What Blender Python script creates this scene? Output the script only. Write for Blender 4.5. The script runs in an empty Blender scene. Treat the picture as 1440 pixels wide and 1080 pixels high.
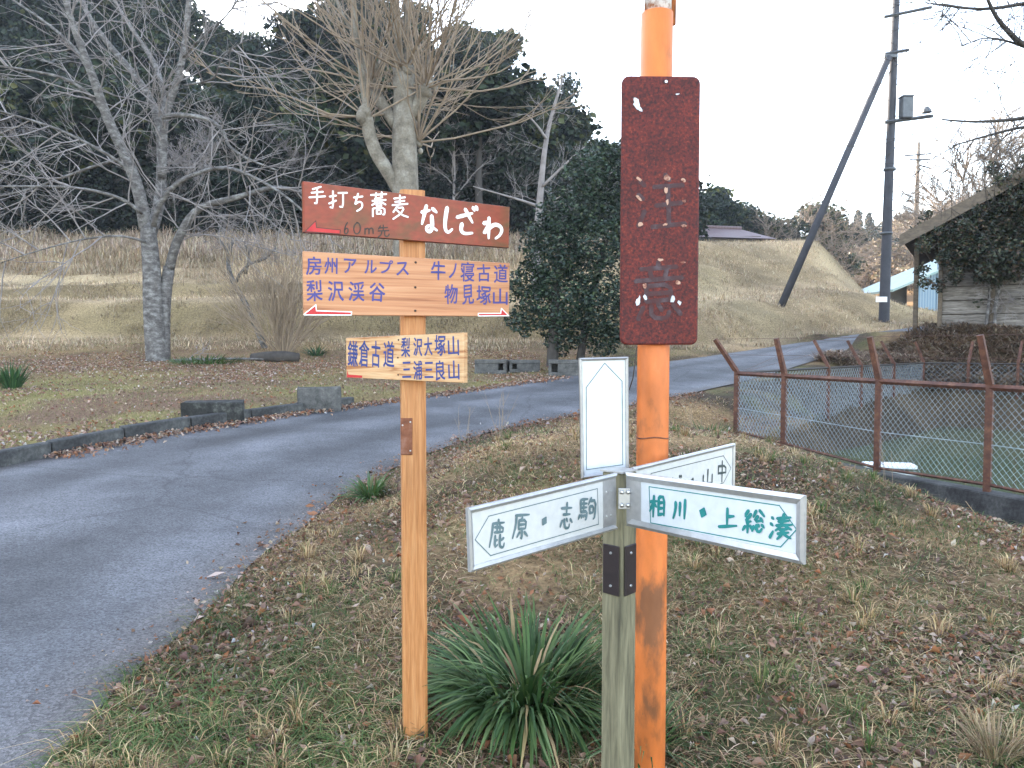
import bpy, math, random
import numpy as np
from mathutils import Vector, Matrix

# ------------------------------------------------------------------ camera, world, sun, exposure
SC = bpy.context.scene
COL = SC.collection
R = math.radians
FPX, CX, CY = 1100.0, 720.0, 540.0          # focal length and centre in pixels of the 1440 px wide photograph
PITCH = R(2.706)
CAM = np.array([0.0, 0.0, 1.5])
cam = bpy.data.cameras.new('camera')
cam.sensor_width = 36.0
cam.lens = 36.0 * FPX / 1440.0
cam.clip_start = 0.05
cam.clip_end = 3000
camo = bpy.data.objects.new('camera', cam)
COL.objects.link(camo)
camo.location = CAM
camo.rotation_euler = (math.pi / 2 - PITCH, 0, 0)
SC.camera = camo

SUN_AZ, SUN_EL = R(-40), R(23)
w = bpy.data.worlds.new('World')
SC.world = w
w.use_nodes = True
wn = w.node_tree
sky = wn.nodes.new('ShaderNodeTexSky')
sky.sky_type = 'NISHITA'
sky.sun_disc = False
sky.sun_elevation = SUN_EL
sky.sun_rotation = SUN_AZ
sky.air_density = 1.0
sky.dust_density = 0.6
sky.ozone_density = 1.0
hs = wn.nodes.new('ShaderNodeHueSaturation')      # thin high haze: a paler sky
hs.inputs['Saturation'].default_value = 0.68
wn.links.new(sky.outputs[0], hs.inputs['Color'])
wn.links.new(hs.outputs[0], wn.nodes['Background'].inputs[0])
wn.nodes['Background'].inputs[1].default_value = 0.15
sl = bpy.data.lights.new('sun', 'SUN')
sl.energy = 4.6
sl.angle = R(0.5)
sl.color = (1.0, 0.87, 0.70)
so = bpy.data.objects.new('sun', sl)
COL.objects.link(so)
sdir = Vector((math.sin(SUN_AZ) * math.cos(SUN_EL), math.cos(SUN_AZ) * math.cos(SUN_EL), math.sin(SUN_EL)))
so.rotation_euler = (-sdir).to_track_quat('-Z', 'Y').to_euler()
so.location = (0, 0, 60)
vs = SC.view_settings
vs.view_transform = 'Standard'
vs.look = 'None'
vs.gamma = 1.0
vs.exposure = 2.85

# ------------------------------------------------------------------ pixel <-> world helpers (photograph pixels, 1440 x 1080)
def ray(px, py):
    a, b = (px - CX) / FPX, (CY - py) / FPX
    return np.array([a, math.cos(PITCH) + b * math.sin(PITCH), -math.sin(PITCH) + b * math.cos(PITCH)])
def at(px, py, Y):
    d = ray(px, py)
    return CAM + d * (Y / d[1])

# ------------------------------------------------------------------ noise
def _hash(ix, iy, seed):
    h = (ix.astype(np.int64) * 374761393 + iy.astype(np.int64) * 668265263 + seed * 974711) & 0x7fffffff
    h = (h ^ (h >> 13)) * 1274126177 & 0x7fffffff
    return ((h ^ (h >> 16)) & 0xffff) / 65535.0
def vnoise(x, y, s, seed=0):
    x = np.asarray(x, float) / s; y = np.asarray(y, float) / s
    ix, iy = np.floor(x), np.floor(y)
    fx, fy = x - ix, y - iy
    fx = fx * fx * (3 - 2 * fx); fy = fy * fy * (3 - 2 * fy)
    a, b = _hash(ix, iy, seed), _hash(ix + 1, iy, seed)
    c, d = _hash(ix, iy + 1, seed), _hash(ix + 1, iy + 1, seed)
    return (a + (b - a) * fx) * (1 - fy) + (c + (d - c) * fx) * fy - 0.5
def fbm(x, y, s, seed=0, n=3):
    v = 0; a = 1.0
    for i in range(n):
        v = v + a * vnoise(x, y, s, seed + i * 17); s *= 0.5; a *= 0.5
    return v
def sm(x, a, b):
    t = np.clip((np.asarray(x, float) - a) / (b - a), 0, 1)
    return t * t * (3 - 2 * t)

# ------------------------------------------------------------------ terrain
def base(y):
    y = np.asarray(y, float)
    q = np.clip(y - 12, 0, 15)
    return 0.065 * np.clip(y, -60, 27) + 0.0033 * q * q + 0.04 * np.clip(y - 27, 0, 60)
def solve(px, py):
    d = ray(px, py); lo = 0.5; hi = 60
    for Y in np.arange(1.0, 60, 0.02):
        p = CAM + d * (Y / d[1])
        if p[2] <= base(Y): return p[0], Y
    return p[0], Y
# road edges read off as pixels on the inclined base plane
RL = [(-8.2, -2.0), (-6.9, 1.5), (-5.6, 4.6)] + [solve(*q) for q in [(0, 662), (120, 631), (250, 609), (370, 590), (480, 575), (600, 558), (720, 541), (810, 528), (900, 514), (985, 503), (1100, 486), (1179, 474), (1260, 464), (1311, 457)]]
RR = [(-1.75, -2.0), (-1.6, 1.0)] + [solve(*q) for q in [(90, 1080), (210, 940), (330, 820), (420, 740), (480, 690), (600, 640), (700, 605), (810, 585), (940, 562), (1060, 533), (1160, 502), (1259, 477), (1311, 466)]]
RL += [(17.5, 27.6), (24, 29.5), (40, 31)]
RR += [(17.0, 24.0), (24, 25.8), (40, 27)]
def resample(P, n):
    P = np.array(P); seg = np.hypot(*np.diff(P, axis=0).T); s = np.r_[0, np.cumsum(seg)]
    for _ in range(1):
        t = np.linspace(0, s[-1], n)
    return np.c_[np.interp(t, s, P[:, 0]), np.interp(t, s, P[:, 1])]
def smoothline(P, k=5):
    Q = P.copy()
    for _ in range(k):
        Q[1:-1] = 0.25 * Q[:-2] + 0.5 * Q[1:-1] + 0.25 * Q[2:]
    return Q
NR = 240
RLs, RRs = smoothline(resample(RL, NR), 12), smoothline(resample(RR, NR), 12)
RRs[:, 0] += 0.10 * vnoise(np.arange(NR), np.zeros(NR), 5, 3) + 0.05 * vnoise(np.arange(NR), np.zeros(NR), 1.7, 4)
ROADPOLY = np.r_[RLs, RRs[::-1]]
def inpoly(x, y, P):
    ins = np.zeros(np.shape(x), bool); n = len(P); j = n - 1
    for i in range(n):
        xi, yi, xj, yj = P[i][0], P[i][1], P[j][0], P[j][1]
        if yi != yj:
            c = ((yi > y) != (yj > y)) & (x < (xj - xi) * (y - yi) / (yj - yi) + xi)
            ins ^= c
        j = i
    return ins
def dline(x, y, P):
    d = np.full(np.shape(x), 1e9)
    for i in range(len(P) - 1):
        ax, ay = P[i]; bx, by = P[i + 1]; vx, vy = bx - ax, by - ay
        t = np.clip(((x - ax) * vx + (y - ay) * vy) / (vx * vx + vy * vy + 1e-9), 0, 1)
        d = np.minimum(d, np.hypot(x - ax - t * vx, y - ay - t * vy))
    return d
# pond fence plan
def nearfence(Y): return 5.77 - 0.32 * Y
PA = (2.73, 9.5); PK = (8.05, 15.3); PM = (12.5, 11.2); PE = (nearfence(2.2), 2.2)
PONDPOLY = np.array([PE, PA, PK, PM, (13.0, 2.0)])
RAILZ = 1.18
_e = RLs[RLs[:, 0] > 3.0]
FX = np.r_[-80, -2, 2.5, np.linspace(4.5, 16.5, 13), 20, 40]
FY = np.r_[20.6, 20.6, 19.3, np.maximum(np.interp(np.linspace(4.5, 16.5, 13), _e[:, 0], _e[:, 1]) + 1.3, 18.9), 33, 50]
def front(x): return np.interp(x, FX, FY)
HX = np.array([[-160, 66], [-120, 60], [-60, 48], [-45, 41], [-37, 30], [-32, 28.5], [-25, 22.5], [-21, 20], [-17, 25], [-10, 25.5], [-3, 22.5], [1, 18.5], [6, 13.5], [10, 10.0], [16, 5], [24, 3], [60, 3]])
def Z(x, y, bump=True):
    x = np.asarray(x, float); y = np.asarray(y, float)
    z = base(y)
    near = (np.abs(x - 4) < 30) & (y < 40) & (y > -4)
    inr = np.zeros(x.shape, bool); dl = np.full(x.shape, 9.0); dr = np.full(x.shape, 9.0)
    if near.any():
        inr[near] = inpoly(x[near], y[near], ROADPOLY)
        dl[near] = dline(x[near], y[near], RLs[::3]); dr[near] = dline(x[near], y[near], RRs[::2])
    road_d = np.where(inr, 0, np.minimum(dl, dr))
    leftside = (dl < dr) & ~inr
    away = sm(road_d, 0.0, 0.6)
    # verge behind the kerb
    z = z + np.where(leftside, 0.11 * sm(road_d, 0.02, 0.2) * (1 - sm(y, 11, 14)), 0)
    # terraces
    d = y - front(x) + 0.5 * fbm(x, y, 6, 5, 2) * sm(y, 18, 24)
    pl = np.interp(d, [-3, 0, 1.5, 3.5, 4.4, 6.6, 9, 15.5, 17], [0, .18, 1.22, 1.30, 1.85, 1.95, 2.7, 4.8, 4.8])
    pr = np.interp(d, [-1.0, 0, 1.0, 1.9, 2.6, 4.6, 6.0, 7.2, 8.4, 9.6, 11, 14, 30], [0, .06, .70, 1.10, 1.26, 1.45, 2.05, 2.75, 3.4, 3.85, 4.1, 4.2, 3.0])
    zf = base(np.minimum(y, front(x)))
    k = sm(x, 1.5, 6.5)
    fq = x - 0.25 * (y - 28) + .3 * fbm(x, y, 2, 7, 2)
    fall = 1 - .5 * np.clip((fq - 12.0) / 4.3, 0, 1) - .5 * sm(fq, 11.4, 16.6)
    prof = (pl * (1 - k) + pr * k * fall)
    zt = np.maximum(zf, base(np.minimum(y, 27)) * sm(x, 11, 16)) + prof
    z = np.where((d > -3) & (y > 15), np.where(y > front(x), zt, z + prof), z)
    # dark hill on the left
    hx = np.interp(x, HX[:, 0], HX[:, 1])
    h = hx * sm(y, 35 - 3 * sm(-x, 10, 40), 74) * (1 - 0.85 * sm(y, 95, 230))
    z = np.maximum(z, np.where(y > 30, h + 3.0 * fbm(x, y, 25, 9, 2) * sm(y, 40, 60), -99))
    # distant sunlit hillside on the right
    h2 = np.interp(x, [20, 35, 50, 70, 95, 140, 260], [1, 2, 6, 13, 21, 32, 42]) * sm(y, 70, 135) * (1 - 0.6 * sm(y, 180, 380))
    z = np.maximum(z, np.where(y > 60, 4 + h2 * sm(x, 15, 45) + 2 * fbm(x, y, 30, 31, 2), -99))
    # mound of the foreground and the pond
    z = z + 0.40 * np.exp(-((x - 1.0) ** 2 / 3.2 + (y - 5.9) ** 2 / 4.2)) * sm(road_d, 0.0, 1.0)
    # bank under the barn and the rubbish heap
    bx = sm(x + 0.3 * (y - 15), 9.0, 10.3) * sm(y, 13.8, 16.6) * (1 - sm(y, 24, 30))
    z = z * (1 - bx) + np.maximum(z, 1.86) * bx
    pn = (x > 0) & (x < 16) & (y > -1) & (y < 20)
    if pn.any():
        X, Y = x[pn], y[pn]
        ins = inpoly(X, Y, PONDPOLY)
        dn = dline(X, Y, PONDPOLY[:2]); db = dline(X, Y, PONDPOLY[1:4])
        zf_ = np.interp(Y, [2, 4, 5.9, 7.2, 8.4, 9.6], [-.10, -.02, .11, .29, .37, .43])
        zz = z[pn]
        on = (1 - sm(dn, 0.05, 1.3)) * (~ins)
        zz = zz * (1 - on) + np.minimum(zz, zf_) * on
        tb = 0.40 + 0.30 * sm(X, 3, 7)
        ob = (1 - sm(db, 0.1, 1.1)) * (~ins)
        zz = zz * (1 - ob) + np.minimum(zz, tb) * ob
        zi = np.maximum(-0.55, np.where(dn < db, np.where(dn < 0.12, np.interp(Y, [2, 9.6], [0.05, .4]), -0.55), tb - 0.10 - 1.15 * db))
        zz = np.where(ins, zi, zz)
        z = z.copy(); z[pn] = zz
    if bump:
        amp = 0.035 * away
        z = z + amp * fbm(x, y, 0.7, 41, 3) + sm(y, 18, 23) * away * (0.22 * fbm(x, y * 1.7, 2.6, 43, 4) + 0.10 * vnoise(x, y * 2.2, .7, 44))
        z = z + 0.012 * away * vnoise(x, y, 0.16, 47)
    z = np.where(inr, base(y) - 0.035 * sm(np.minimum(dl, dr), 0.0, 0.12) , z)
    return z
def Z1(x, y): return float(Z(np.array([float(x)]), np.array([float(y)]))[0])

# ------------------------------------------------------------------ object helpers
def tag(o, label=None, cat=None, group=None, kind=None):
    if label: o['label'] = label
    if cat: o['category'] = cat
    if group: o['group'] = group
    if kind: o['kind'] = kind
    return o
def empty(name, loc, label, cat, group=None, rz=0.0):
    o = bpy.data.objects.new(name, None)
    o.empty_display_size = 0.2
    o.location = loc; o.rotation_euler = (0, 0, rz)
    COL.objects.link(o)
    return tag(o, label, cat, group)
def link(name, me, mats, parent=None, loc=(0, 0, 0), rz=0.0):
    o = bpy.data.objects.new(name, me)
    for m in (mats if isinstance(mats, (list, tuple)) else [mats]): me.materials.append(m)
    o.location = loc; o.rotation_euler = (0, 0, rz)
    if parent: o.parent = parent
    COL.objects.link(o)
    return o
class MB:
    """collects vertices and faces; colours are optional, one per vertex"""
    def __init__(s): s.v = []; s.f = []; s.c = []; s.mi = []; s.col = None
    def add(s, vs, fs, mi=0):
        n = len(s.v); s.v += [tuple(map(float, q)) for q in vs]
        s.f += [tuple(n + i for i in q) for q in fs]; s.mi += [mi] * len(fs)
        if s.col is not None: s.c += [s.col] * len(vs)
    def box(s, c, d, rz=0.0, mi=0, bev=0.0):
        x, y, z = d[0] / 2, d[1] / 2, d[2] / 2
        ca, sa = math.cos(rz), math.sin(rz)
        if bev:
            b = bev; pts = []; fs = []
            ring = [(-x + b, -y), (x - b, -y), (x, -y + b), (x, y - b), (x - b, y), (-x + b, y), (-x, y - b), (-x, -y + b)]
            rin = [(px * (x - b) / x, py * (y - b) / y) for px, py in ring]
            for rr, zz in ((rin, -z), (ring, -z + b), (ring, z - b), (rin, z)):
                pts += [(px, py, zz) for px, py in rr]
            for l in range(3):
                for i in range(8):
                    j = (i + 1) % 8; fs.append((l * 8 + i, l * 8 + j, l * 8 + 8 + j, l * 8 + 8 + i))
            fs.append(tuple(range(7, -1, -1))); fs.append(tuple(range(24, 32)))
        else:
            pts = [(-x, -y, -z), (x, -y, -z), (x, y, -z), (-x, y, -z), (-x, -y, z), (x, -y, z), (x, y, z), (-x, y, z)]
            fs = [(0, 3, 2, 1), (4, 5, 6, 7), (0, 1, 5, 4), (1, 2, 6, 5), (2, 3, 7, 6), (3, 0, 4, 7)]
        s.add([(c[0] + a * ca - b * sa, c[1] + a * sa + b * ca, c[2] + e) for a, b, e in pts], fs, mi)
    def tube(s, P, rad, n=8, cap=True, mi=0):
        P = np.asarray(P, float); m = len(P)
        rad = np.broadcast_to(np.asarray(rad, float), (m,))
        T = np.gradient(P, axis=0); T /= np.linalg.norm(T, axis=1)[:, None] + 1e-12
        ref = np.array([0, 0, 1.0]) if abs(T[0][2]) < 0.9 else np.array([1.0, 0, 0])
        U = np.cross(T, ref); U /= np.linalg.norm(U, axis=1)[:, None] + 1e-12
        for i in range(1, m):
            if U[i] @ U[i - 1] < 0: U[i] = -U[i]
        V = np.cross(T, U)
        a = np.arange(n) * 2 * math.pi / n
        ring = P[:, None] + rad[:, None, None] * (np.cos(a)[None, :, None] * U[:, None] + np.sin(a)[None, :, None] * V[:, None])
        fs = []
        for i in range(m - 1):
            for k in range(n):
                k2 = (k + 1) % n; fs.append((i * n + k, i * n + k2, i * n + n + k2, i * n + n + k))
        if cap: fs += [tuple(range(n - 1, -1, -1)), tuple((m - 1) * n + k for k in range(n))]
        s.add(ring.reshape(-1, 3), fs, mi)
    def prism(s, poly, fr, t, mi=0):
        """poly of (u, v) mapped by fr(u, v, depth) and given thickness t"""
        n = len(poly)
        vs = [fr(u, v, 0) for u, v in poly] + [fr(u, v, t) for u, v in poly]
        fs = [tuple(range(n)), tuple(range(2 * n - 1, n - 1, -1))] + [(i, n + i, n + (i + 1) % n, (i + 1) % n) for i in range(n)]
        s.add(vs, fs, mi)
    def mesh(s, name, smooth=False):
        me = bpy.data.meshes.new(name)
        me.from_pydata(s.v, [], s.f)
        if len(set(s.mi)) > 1: me.polygons.foreach_set('material_index', s.mi)
        if smooth: me.polygons.foreach_set('use_smooth', [True] * len(s.f))
        if s.col is not None:
            a = me.color_attributes.new('col', 'FLOAT_COLOR', 'POINT')
            a.data.foreach_set('color', np.c_[np.array(s.c), np.ones(len(s.c))].ravel())
        me.update()
        return me
    def build(s, name, mats, parent=None, smooth=False, loc=(0, 0, 0), rz=0.0):
        return link(name, s.mesh(name, smooth), mats, parent, loc, rz)
def npmesh(name, V, F, C=None, MI=None, smooth=False):
    """V (n,3), F (m,k) with k = 3 or 4, C (n,3)"""
    me = bpy.data.meshes.new(name)
    V = np.asarray(V, np.float32); F = np.asarray(F, np.int32); k = F.shape[1]
    me.vertices.add(len(V)); me.vertices.foreach_set('co', V.ravel())
    me.loops.add(F.size); me.loops.foreach_set('vertex_index', F.ravel())
    me.polygons.add(len(F)); me.polygons.foreach_set('loop_start', np.arange(0, F.size, k, dtype=np.int32))
    if smooth: me.polygons.foreach_set('use_smooth', np.ones(len(F), bool))
    if MI is not None: me.polygons.foreach_set('material_index', np.asarray(MI, np.int32))
    me.update(calc_edges=True)
    if C is not None:
        a = me.color_attributes.new('col', 'FLOAT_COLOR', 'POINT')
        a.data.foreach_set('color', np.c_[C, np.ones(len(C))].astype(np.float32).ravel())
    return me

# ------------------------------------------------------------------ materials
def mk(name, cols, scale=6.0, detail=6, rough=0.7, bump=0.0, bdist=0.02, stretch=(1, 1, 1), metal=0.0, coord='Object', spec=0.3,
       stops=None, distort=0.0, fine=None, wave=None, trans=0.0):
    m = bpy.data.materials.new(name); m.use_nodes = True
    nt = m.node_tree; N = nt.nodes; L = nt.links; P = N['Principled BSDF']
    P.inputs['Roughness'].default_value = rough; P.inputs['Metallic'].default_value = metal
    P.inputs['Specular IOR Level'].default_value = spec
    tc = N.new('ShaderNodeTexCoord'); mp = N.new('ShaderNodeMapping'); mp.inputs['Scale'].default_value = stretch
    L.new(tc.outputs[coord], mp.inputs[0])
    nz = N.new('ShaderNodeTexNoise'); nz.inputs['Scale'].default_value = scale; nz.inputs['Detail'].default_value = detail
    nz.inputs['Roughness'].default_value = 0.62; nz.inputs['Distortion'].default_value = distort
    L.new(mp.outputs[0], nz.inputs['Vector'])
    fac = nz.outputs['Fac']
    if wave:
        wv = N.new('ShaderNodeTexWave'); wv.wave_type = 'BANDS'; wv.bands_direction = wave[0]
        wv.inputs['Scale'].default_value = wave[1]; wv.inputs['Distortion'].default_value = wave[2]; wv.inputs['Detail'].default_value = 3
        wv.inputs['Detail Scale'].default_value = wave[3] if len(wave) > 3 else 1.5
        L.new(mp.outputs[0], wv.inputs['Vector'])
        mx = N.new('ShaderNodeMix'); mx.inputs[0].default_value = 0.55
        L.new(nz.outputs['Fac'], mx.inputs[2]); L.new(wv.outputs['Fac'], mx.inputs[3]); fac = mx.outputs[0]
    rp = N.new('ShaderNodeValToRGB'); e = rp.color_ramp.elements
    n = len(cols); stops = stops or [0.3 + 0.4 * i / max(n - 1, 1) for i in range(n)]
    e[0].position = stops[0]; e[0].color = (*cols[0], 1)
    e[1].position = stops[-1]; e[1].color = (*cols[-1], 1)
    for i in range(1, n - 1):
        q = e.new(stops[i]); q.color = (*cols[i], 1)
    L.new(fac, rp.inputs[0])
    col = rp.outputs[0]
    if fine:
        n2 = N.new('ShaderNodeTexNoise'); n2.inputs['Scale'].default_value = fine[0]; n2.inputs['Detail'].default_value = 4
        L.new(mp.outputs[0], n2.inputs['Vector'])
        mr = N.new('ShaderNodeMapRange'); mr.inputs[1].default_value = 0.3; mr.inputs[2].default_value = 0.7
        mr.inputs[3].default_value = 1 - fine[1]; mr.inputs[4].default_value = 1 + fine[1]
        L.new(n2.outputs['Fac'], mr.inputs[0])
        mu = N.new('ShaderNodeMix'); mu.data_type = 'RGBA'; mu.blend_type = 'MULTIPLY'; mu.inputs[0].default_value = 1
        L.new(col, mu.inputs[6]); L.new(mr.outputs[0], mu.inputs[7]); col = mu.outputs[2]
    L.new(col, P.inputs['Base Color'])
    if bump:
        b = N.new('ShaderNodeBump'); b.inputs['Strength'].default_value = bump; b.inputs['Distance'].default_value = bdist
        L.new(n2.outputs['Fac'] if fine else fac, b.inputs['Height']); L.new(b.outputs[0], P.inputs['Normal'])
    return m
def veg(name, rough=0.6, trans=0.25, spec=0.3):
    m = bpy.data.materials.new(name); m.use_nodes = True
    nt = m.node_tree; N = nt.nodes; L = nt.links; P = N['Principled BSDF']
    a = N.new('ShaderNodeAttribute'); a.attribute_name = 'col'
    nz = N.new('ShaderNodeTexNoise'); nz.inputs['Scale'].default_value = 25
    mr = N.new('ShaderNodeMapRange'); mr.inputs[3].default_value = 0.8; mr.inputs[4].default_value = 1.2
    L.new(nz.outputs['Fac'], mr.inputs[0])
    mu = N.new('ShaderNodeMix'); mu.data_type = 'RGBA'; mu.blend_type = 'MULTIPLY'; mu.inputs[0].default_value = 1
    L.new(a.outputs['Color'], mu.inputs[6]); L.new(mr.outputs[0], mu.inputs[7])
    L.new(mu.outputs[2], P.inputs['Base Color']); P.inputs['Roughness'].default_value = rough; P.inputs['Specular IOR Level'].default_value = spec
    if trans:
        t = N.new('ShaderNodeBsdfTranslucent'); ms = N.new('ShaderNodeMixShader'); ms.inputs[0].default_value = trans
        L.new(mu.outputs[2], t.inputs[0]); L.new(P.outputs[0], ms.inputs[1]); L.new(t.outputs[0], ms.inputs[2])
        L.new(ms.outputs[0], N['Material Output'].inputs[0])
    return m
M = {}
M['veg'] = veg('leaf', 0.6, 0.25)
M['gloss_leaf'] = veg('glossy leaf', 0.42, 0.12, 0.35)
M['strap'] = veg('strap leaf', 0.55, 0.15, 0.15)
M['grass'] = veg('grass blade', 0.75, 0.2, 0.2)
M['new_wood'] = mk('new cedar wood', [(.32, .125, .040), (.43, .185, .066), (.50, .245, .10)], 9, 5, .5, .12, .002, (9, 9, .5), fine=(30, .12), distort=.6)
M['board_wood'] = mk('pine board', [(.26, .095, .042), (.43, .185, .085), (.49, .235, .115), (.54, .29, .155)], 2.6, 4, .5, .12, .0015, (.55, 4, 24), distort=.35, stops=[.33, .44, .55, .7], fine=(7, .09))
M['pale_board'] = mk('pale pine board', [(.33, .135, .05), (.51, .285, .135), (.57, .36, .19), (.62, .43, .25)], 2.6, 3, .5, .12, .0015, (1.6, 4, 22), distort=1.1, stops=[.36, .43, .55, .7], fine=(7, .09))
M['red_stain'] = mk('red brown stain', [(.17, .050, .018), (.24, .042, .018), (.115, .056, .018)], 4.5, 4, .42, .15, .002, (1, 4, 2), distort=.8, fine=(40, .14))
M['white_paint'] = mk('white lettering paint', [(.80, .78, .74), (.86, .85, .82)], 30, 3, .5)
M['black_paint'] = mk('dark brown lettering paint', [(.03, .018, .012), (.05, .03, .02)], 30, 3, .5)
M['red_paint'] = mk('red arrow paint', [(.42, .02, .025), (.52, .04, .035)], 20, 3, .5)
M['blue_paint'] = mk('violet blue lettering paint', [(.045, .045, .20), (.075, .062, .20)], 30, 3, .55)
M['navy_paint'] = mk('navy lettering paint', [(.022, .04, .17), (.045, .06, .2)], 30, 3, .55)
M['grey_ink'] = mk('faded grey green ink', [(.075, .12, .125), (.13, .18, .19)], 40, 3, .5)
M['teal_ink'] = mk('teal ink', [(.012, .15, .145), (.02, .20, .19)], 40, 3, .5)
M['black_ink'] = mk('black ink', [(.03, .045, .045), (.06, .075, .075)], 40, 3, .5)
M['orange'] = mk('flaking orange paint', [(.20, .08, .035), (.52, .15, .040), (.60, .165, .042), (.66, .24, .09)], 5.0, 8, .5, .2, .003, (1.2, 1.2, .5), stops=[.39, .475, .58, .72], fine=(14, .2))
M['chalk_paint'] = mk('weathered white paint', [(.30, .14, .07), (.72, .70, .68)], 16, 5, .7, stops=[.42, .5])
M['rust_plate'] = mk('rusted plate', [(.022, .006, .007), (.074, .010, .009), (.140, .017, .009), (.25, .07, .036)], 150, 8, .62, .7, .004, stops=[.32, .48, .62, .76], fine=(9, .22))
M['ghost'] = mk('bare steel ghost lettering', [(.066, .010, .009), (.050, .022, .024), (.085, .058, .066)], 26, 7, .6, .3, .002)
M['flake'] = mk('flaked cream paint', [(.20, .075, .05), (.46, .27, .19)], 40, 4, .7, stops=[.4, .5])
M['bare'] = mk('bare primer', [(.40, .40, .42), (.66, .66, .67)], 50, 4, .6)
M['alu'] = mk('weathered aluminium', [(.36, .355, .36), (.47, .465, .46)], 12, 5, .38, metal=.65, fine=(60, .08))
M['plate'] = mk('white sign enamel', [(.50, .52, .54), (.58, .60, .62)], 5, 5, .28, fine=(50, .05), spec=.5)
M['panel_cream'] = mk('cream sign enamel', [(.47, .465, .45), (.55, .545, .525)], 5, 5, .3, fine=(50, .05), spec=.5)
M['grey_wood'] = mk('weathered post wood', [(.06, .055, .036), (.145, .13, .08), (.20, .18, .115)], 6, 6, .8, .35, .003, (7, 7, .6), fine=(22, .22), distort=.5)
M['brown_metal'] = mk('dark brown bracket', [(.022, .017, .018), (.036, .026, .027), (.10, .04, .025)], 12, 6, .42, stops=[.3, .62, .75], metal=.3)
M['screw'] = mk('screw steel', [(.45, .45, .44), (.6, .6, .6)], 40, 3, .3, metal=.9)
M['rust_bracket'] = mk('rusty bracket', [(.10, .035, .02), (.19, .07, .035), (.26, .13, .09)], 30, 6, .6, metal=.2)
M['bark'] = mk('grey cherry bark', [(.045, .040, .038), (.12, .11, .105), (.26, .255, .245)], 7, 8, .85, .5, .02, (1, 1, 1.8), stops=[.3, .5, .7], fine=(30, .2))
M['twig'] = mk('pale twig bark', [(.16, .14, .135), (.30, .27, .26)], 4, 4, .85)
M['bark_tan'] = mk('tan grey bark', [(.10, .085, .065), (.19, .165, .13), (.27, .25, .21)], 3, 7, .85, .5, .03, fine=(20, .2))
M['shoot'] = mk('tan shoot bark', [(.19, .14, .10), (.31, .24, .17)], 3, 4, .8)
M['bark_dark'] = mk('dark bark', [(.03, .026, .024), (.075, .065, .058)], 6, 6, .9, .4, .02)
M['bark_sun'] = mk('pale brown bark', [(.15, .115, .09), (.27, .215, .165)], 2, 5, .9)
M['concrete'] = mk('mossy concrete', [(.045, .042, .042), (.11, .105, .10), (.17, .165, .15)], 6, 8, .9, .4, .01, fine=(40, .2))
M['dark_block'] = mk('blackened concrete block', [(.012, .012, .012), (.03, .03, .028), (.10, .10, .09)], 9, 8, .9, .5, .01, stops=[.3, .52, .7], fine=(50, .25))
M['pale_concrete'] = mk('grey concrete block', [(.04, .04, .038), (.085, .082, .078), (.13, .125, .115)], 9, 8, .9, .4, .01, fine=(50, .2))
M['kerbstone'] = mk('grey kerb concrete', [(.02, .02, .02), (.05, .05, .05), (.09, .09, .085)], 5, 8, .9, .4, .01, fine=(40, .2))
M['pole_concrete'] = mk('pole concrete', [(.040, .040, .046), (.062, .062, .070)], 3, 5, .8)
M['galv'] = mk('grey steel', [(.07, .075, .082), (.12, .125, .13)], 6, 5, .5, metal=.4)
M['fence_rust'] = mk('rust painted steel', [(.045, .020, .014), (.085, .034, .022), (.15, .07, .04)], 14, 7, .65, .3, .003, fine=(60, .2))
M['fence_dark'] = mk('dark painted steel', [(.03, .026, .024), (.06, .05, .045)], 14, 6, .6)
M['wire'] = mk('galvanised wire', [(.20, .25, .29), (.34, .39, .42)], 8, 3, .45, metal=.35)
M['plank'] = mk('silvered planks', [(.07, .06, .052), (.17, .15, .132), (.26, .235, .21)], 3, 7, .85, .4, .006, (1, 6, 8), distort=.8, fine=(8, .25))
M['old_wood'] = mk('old brown timber', [(.08, .062, .048), (.16, .125, .09)], 5, 6, .85, .3, .006, (2, 2, 5))
M['roof_board'] = mk('dark roof board', [(.035, .028, .024), (.075, .06, .05)], 5, 6, .85, .3, .01)
M['blue_sheet'] = mk('faded blue sheet wall', [(.16, .24, .31), (.26, .33, .38)], 3, 5, .6, wave=('X', 3, .3))
M['tan_wall'] = mk('grey brown plaster', [(.09, .08, .075), (.15, .135, .12)], 3, 5, .8)
M['green_roof'] = mk('pale green sheet roof', [(.22, .32, .29), (.34, .40, .37)], 3, 5, .5)
M['tile_roof'] = mk('brown tile roof', [(.10, .07, .07), (.18, .12, .12)], 4, 5, .6, .3, .03, wave=('X', 3.0, .4))
M['white_plastic'] = mk('white plastic', [(.72, .74, .75), (.82, .83, .84)], 6, 4, .35)

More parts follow.
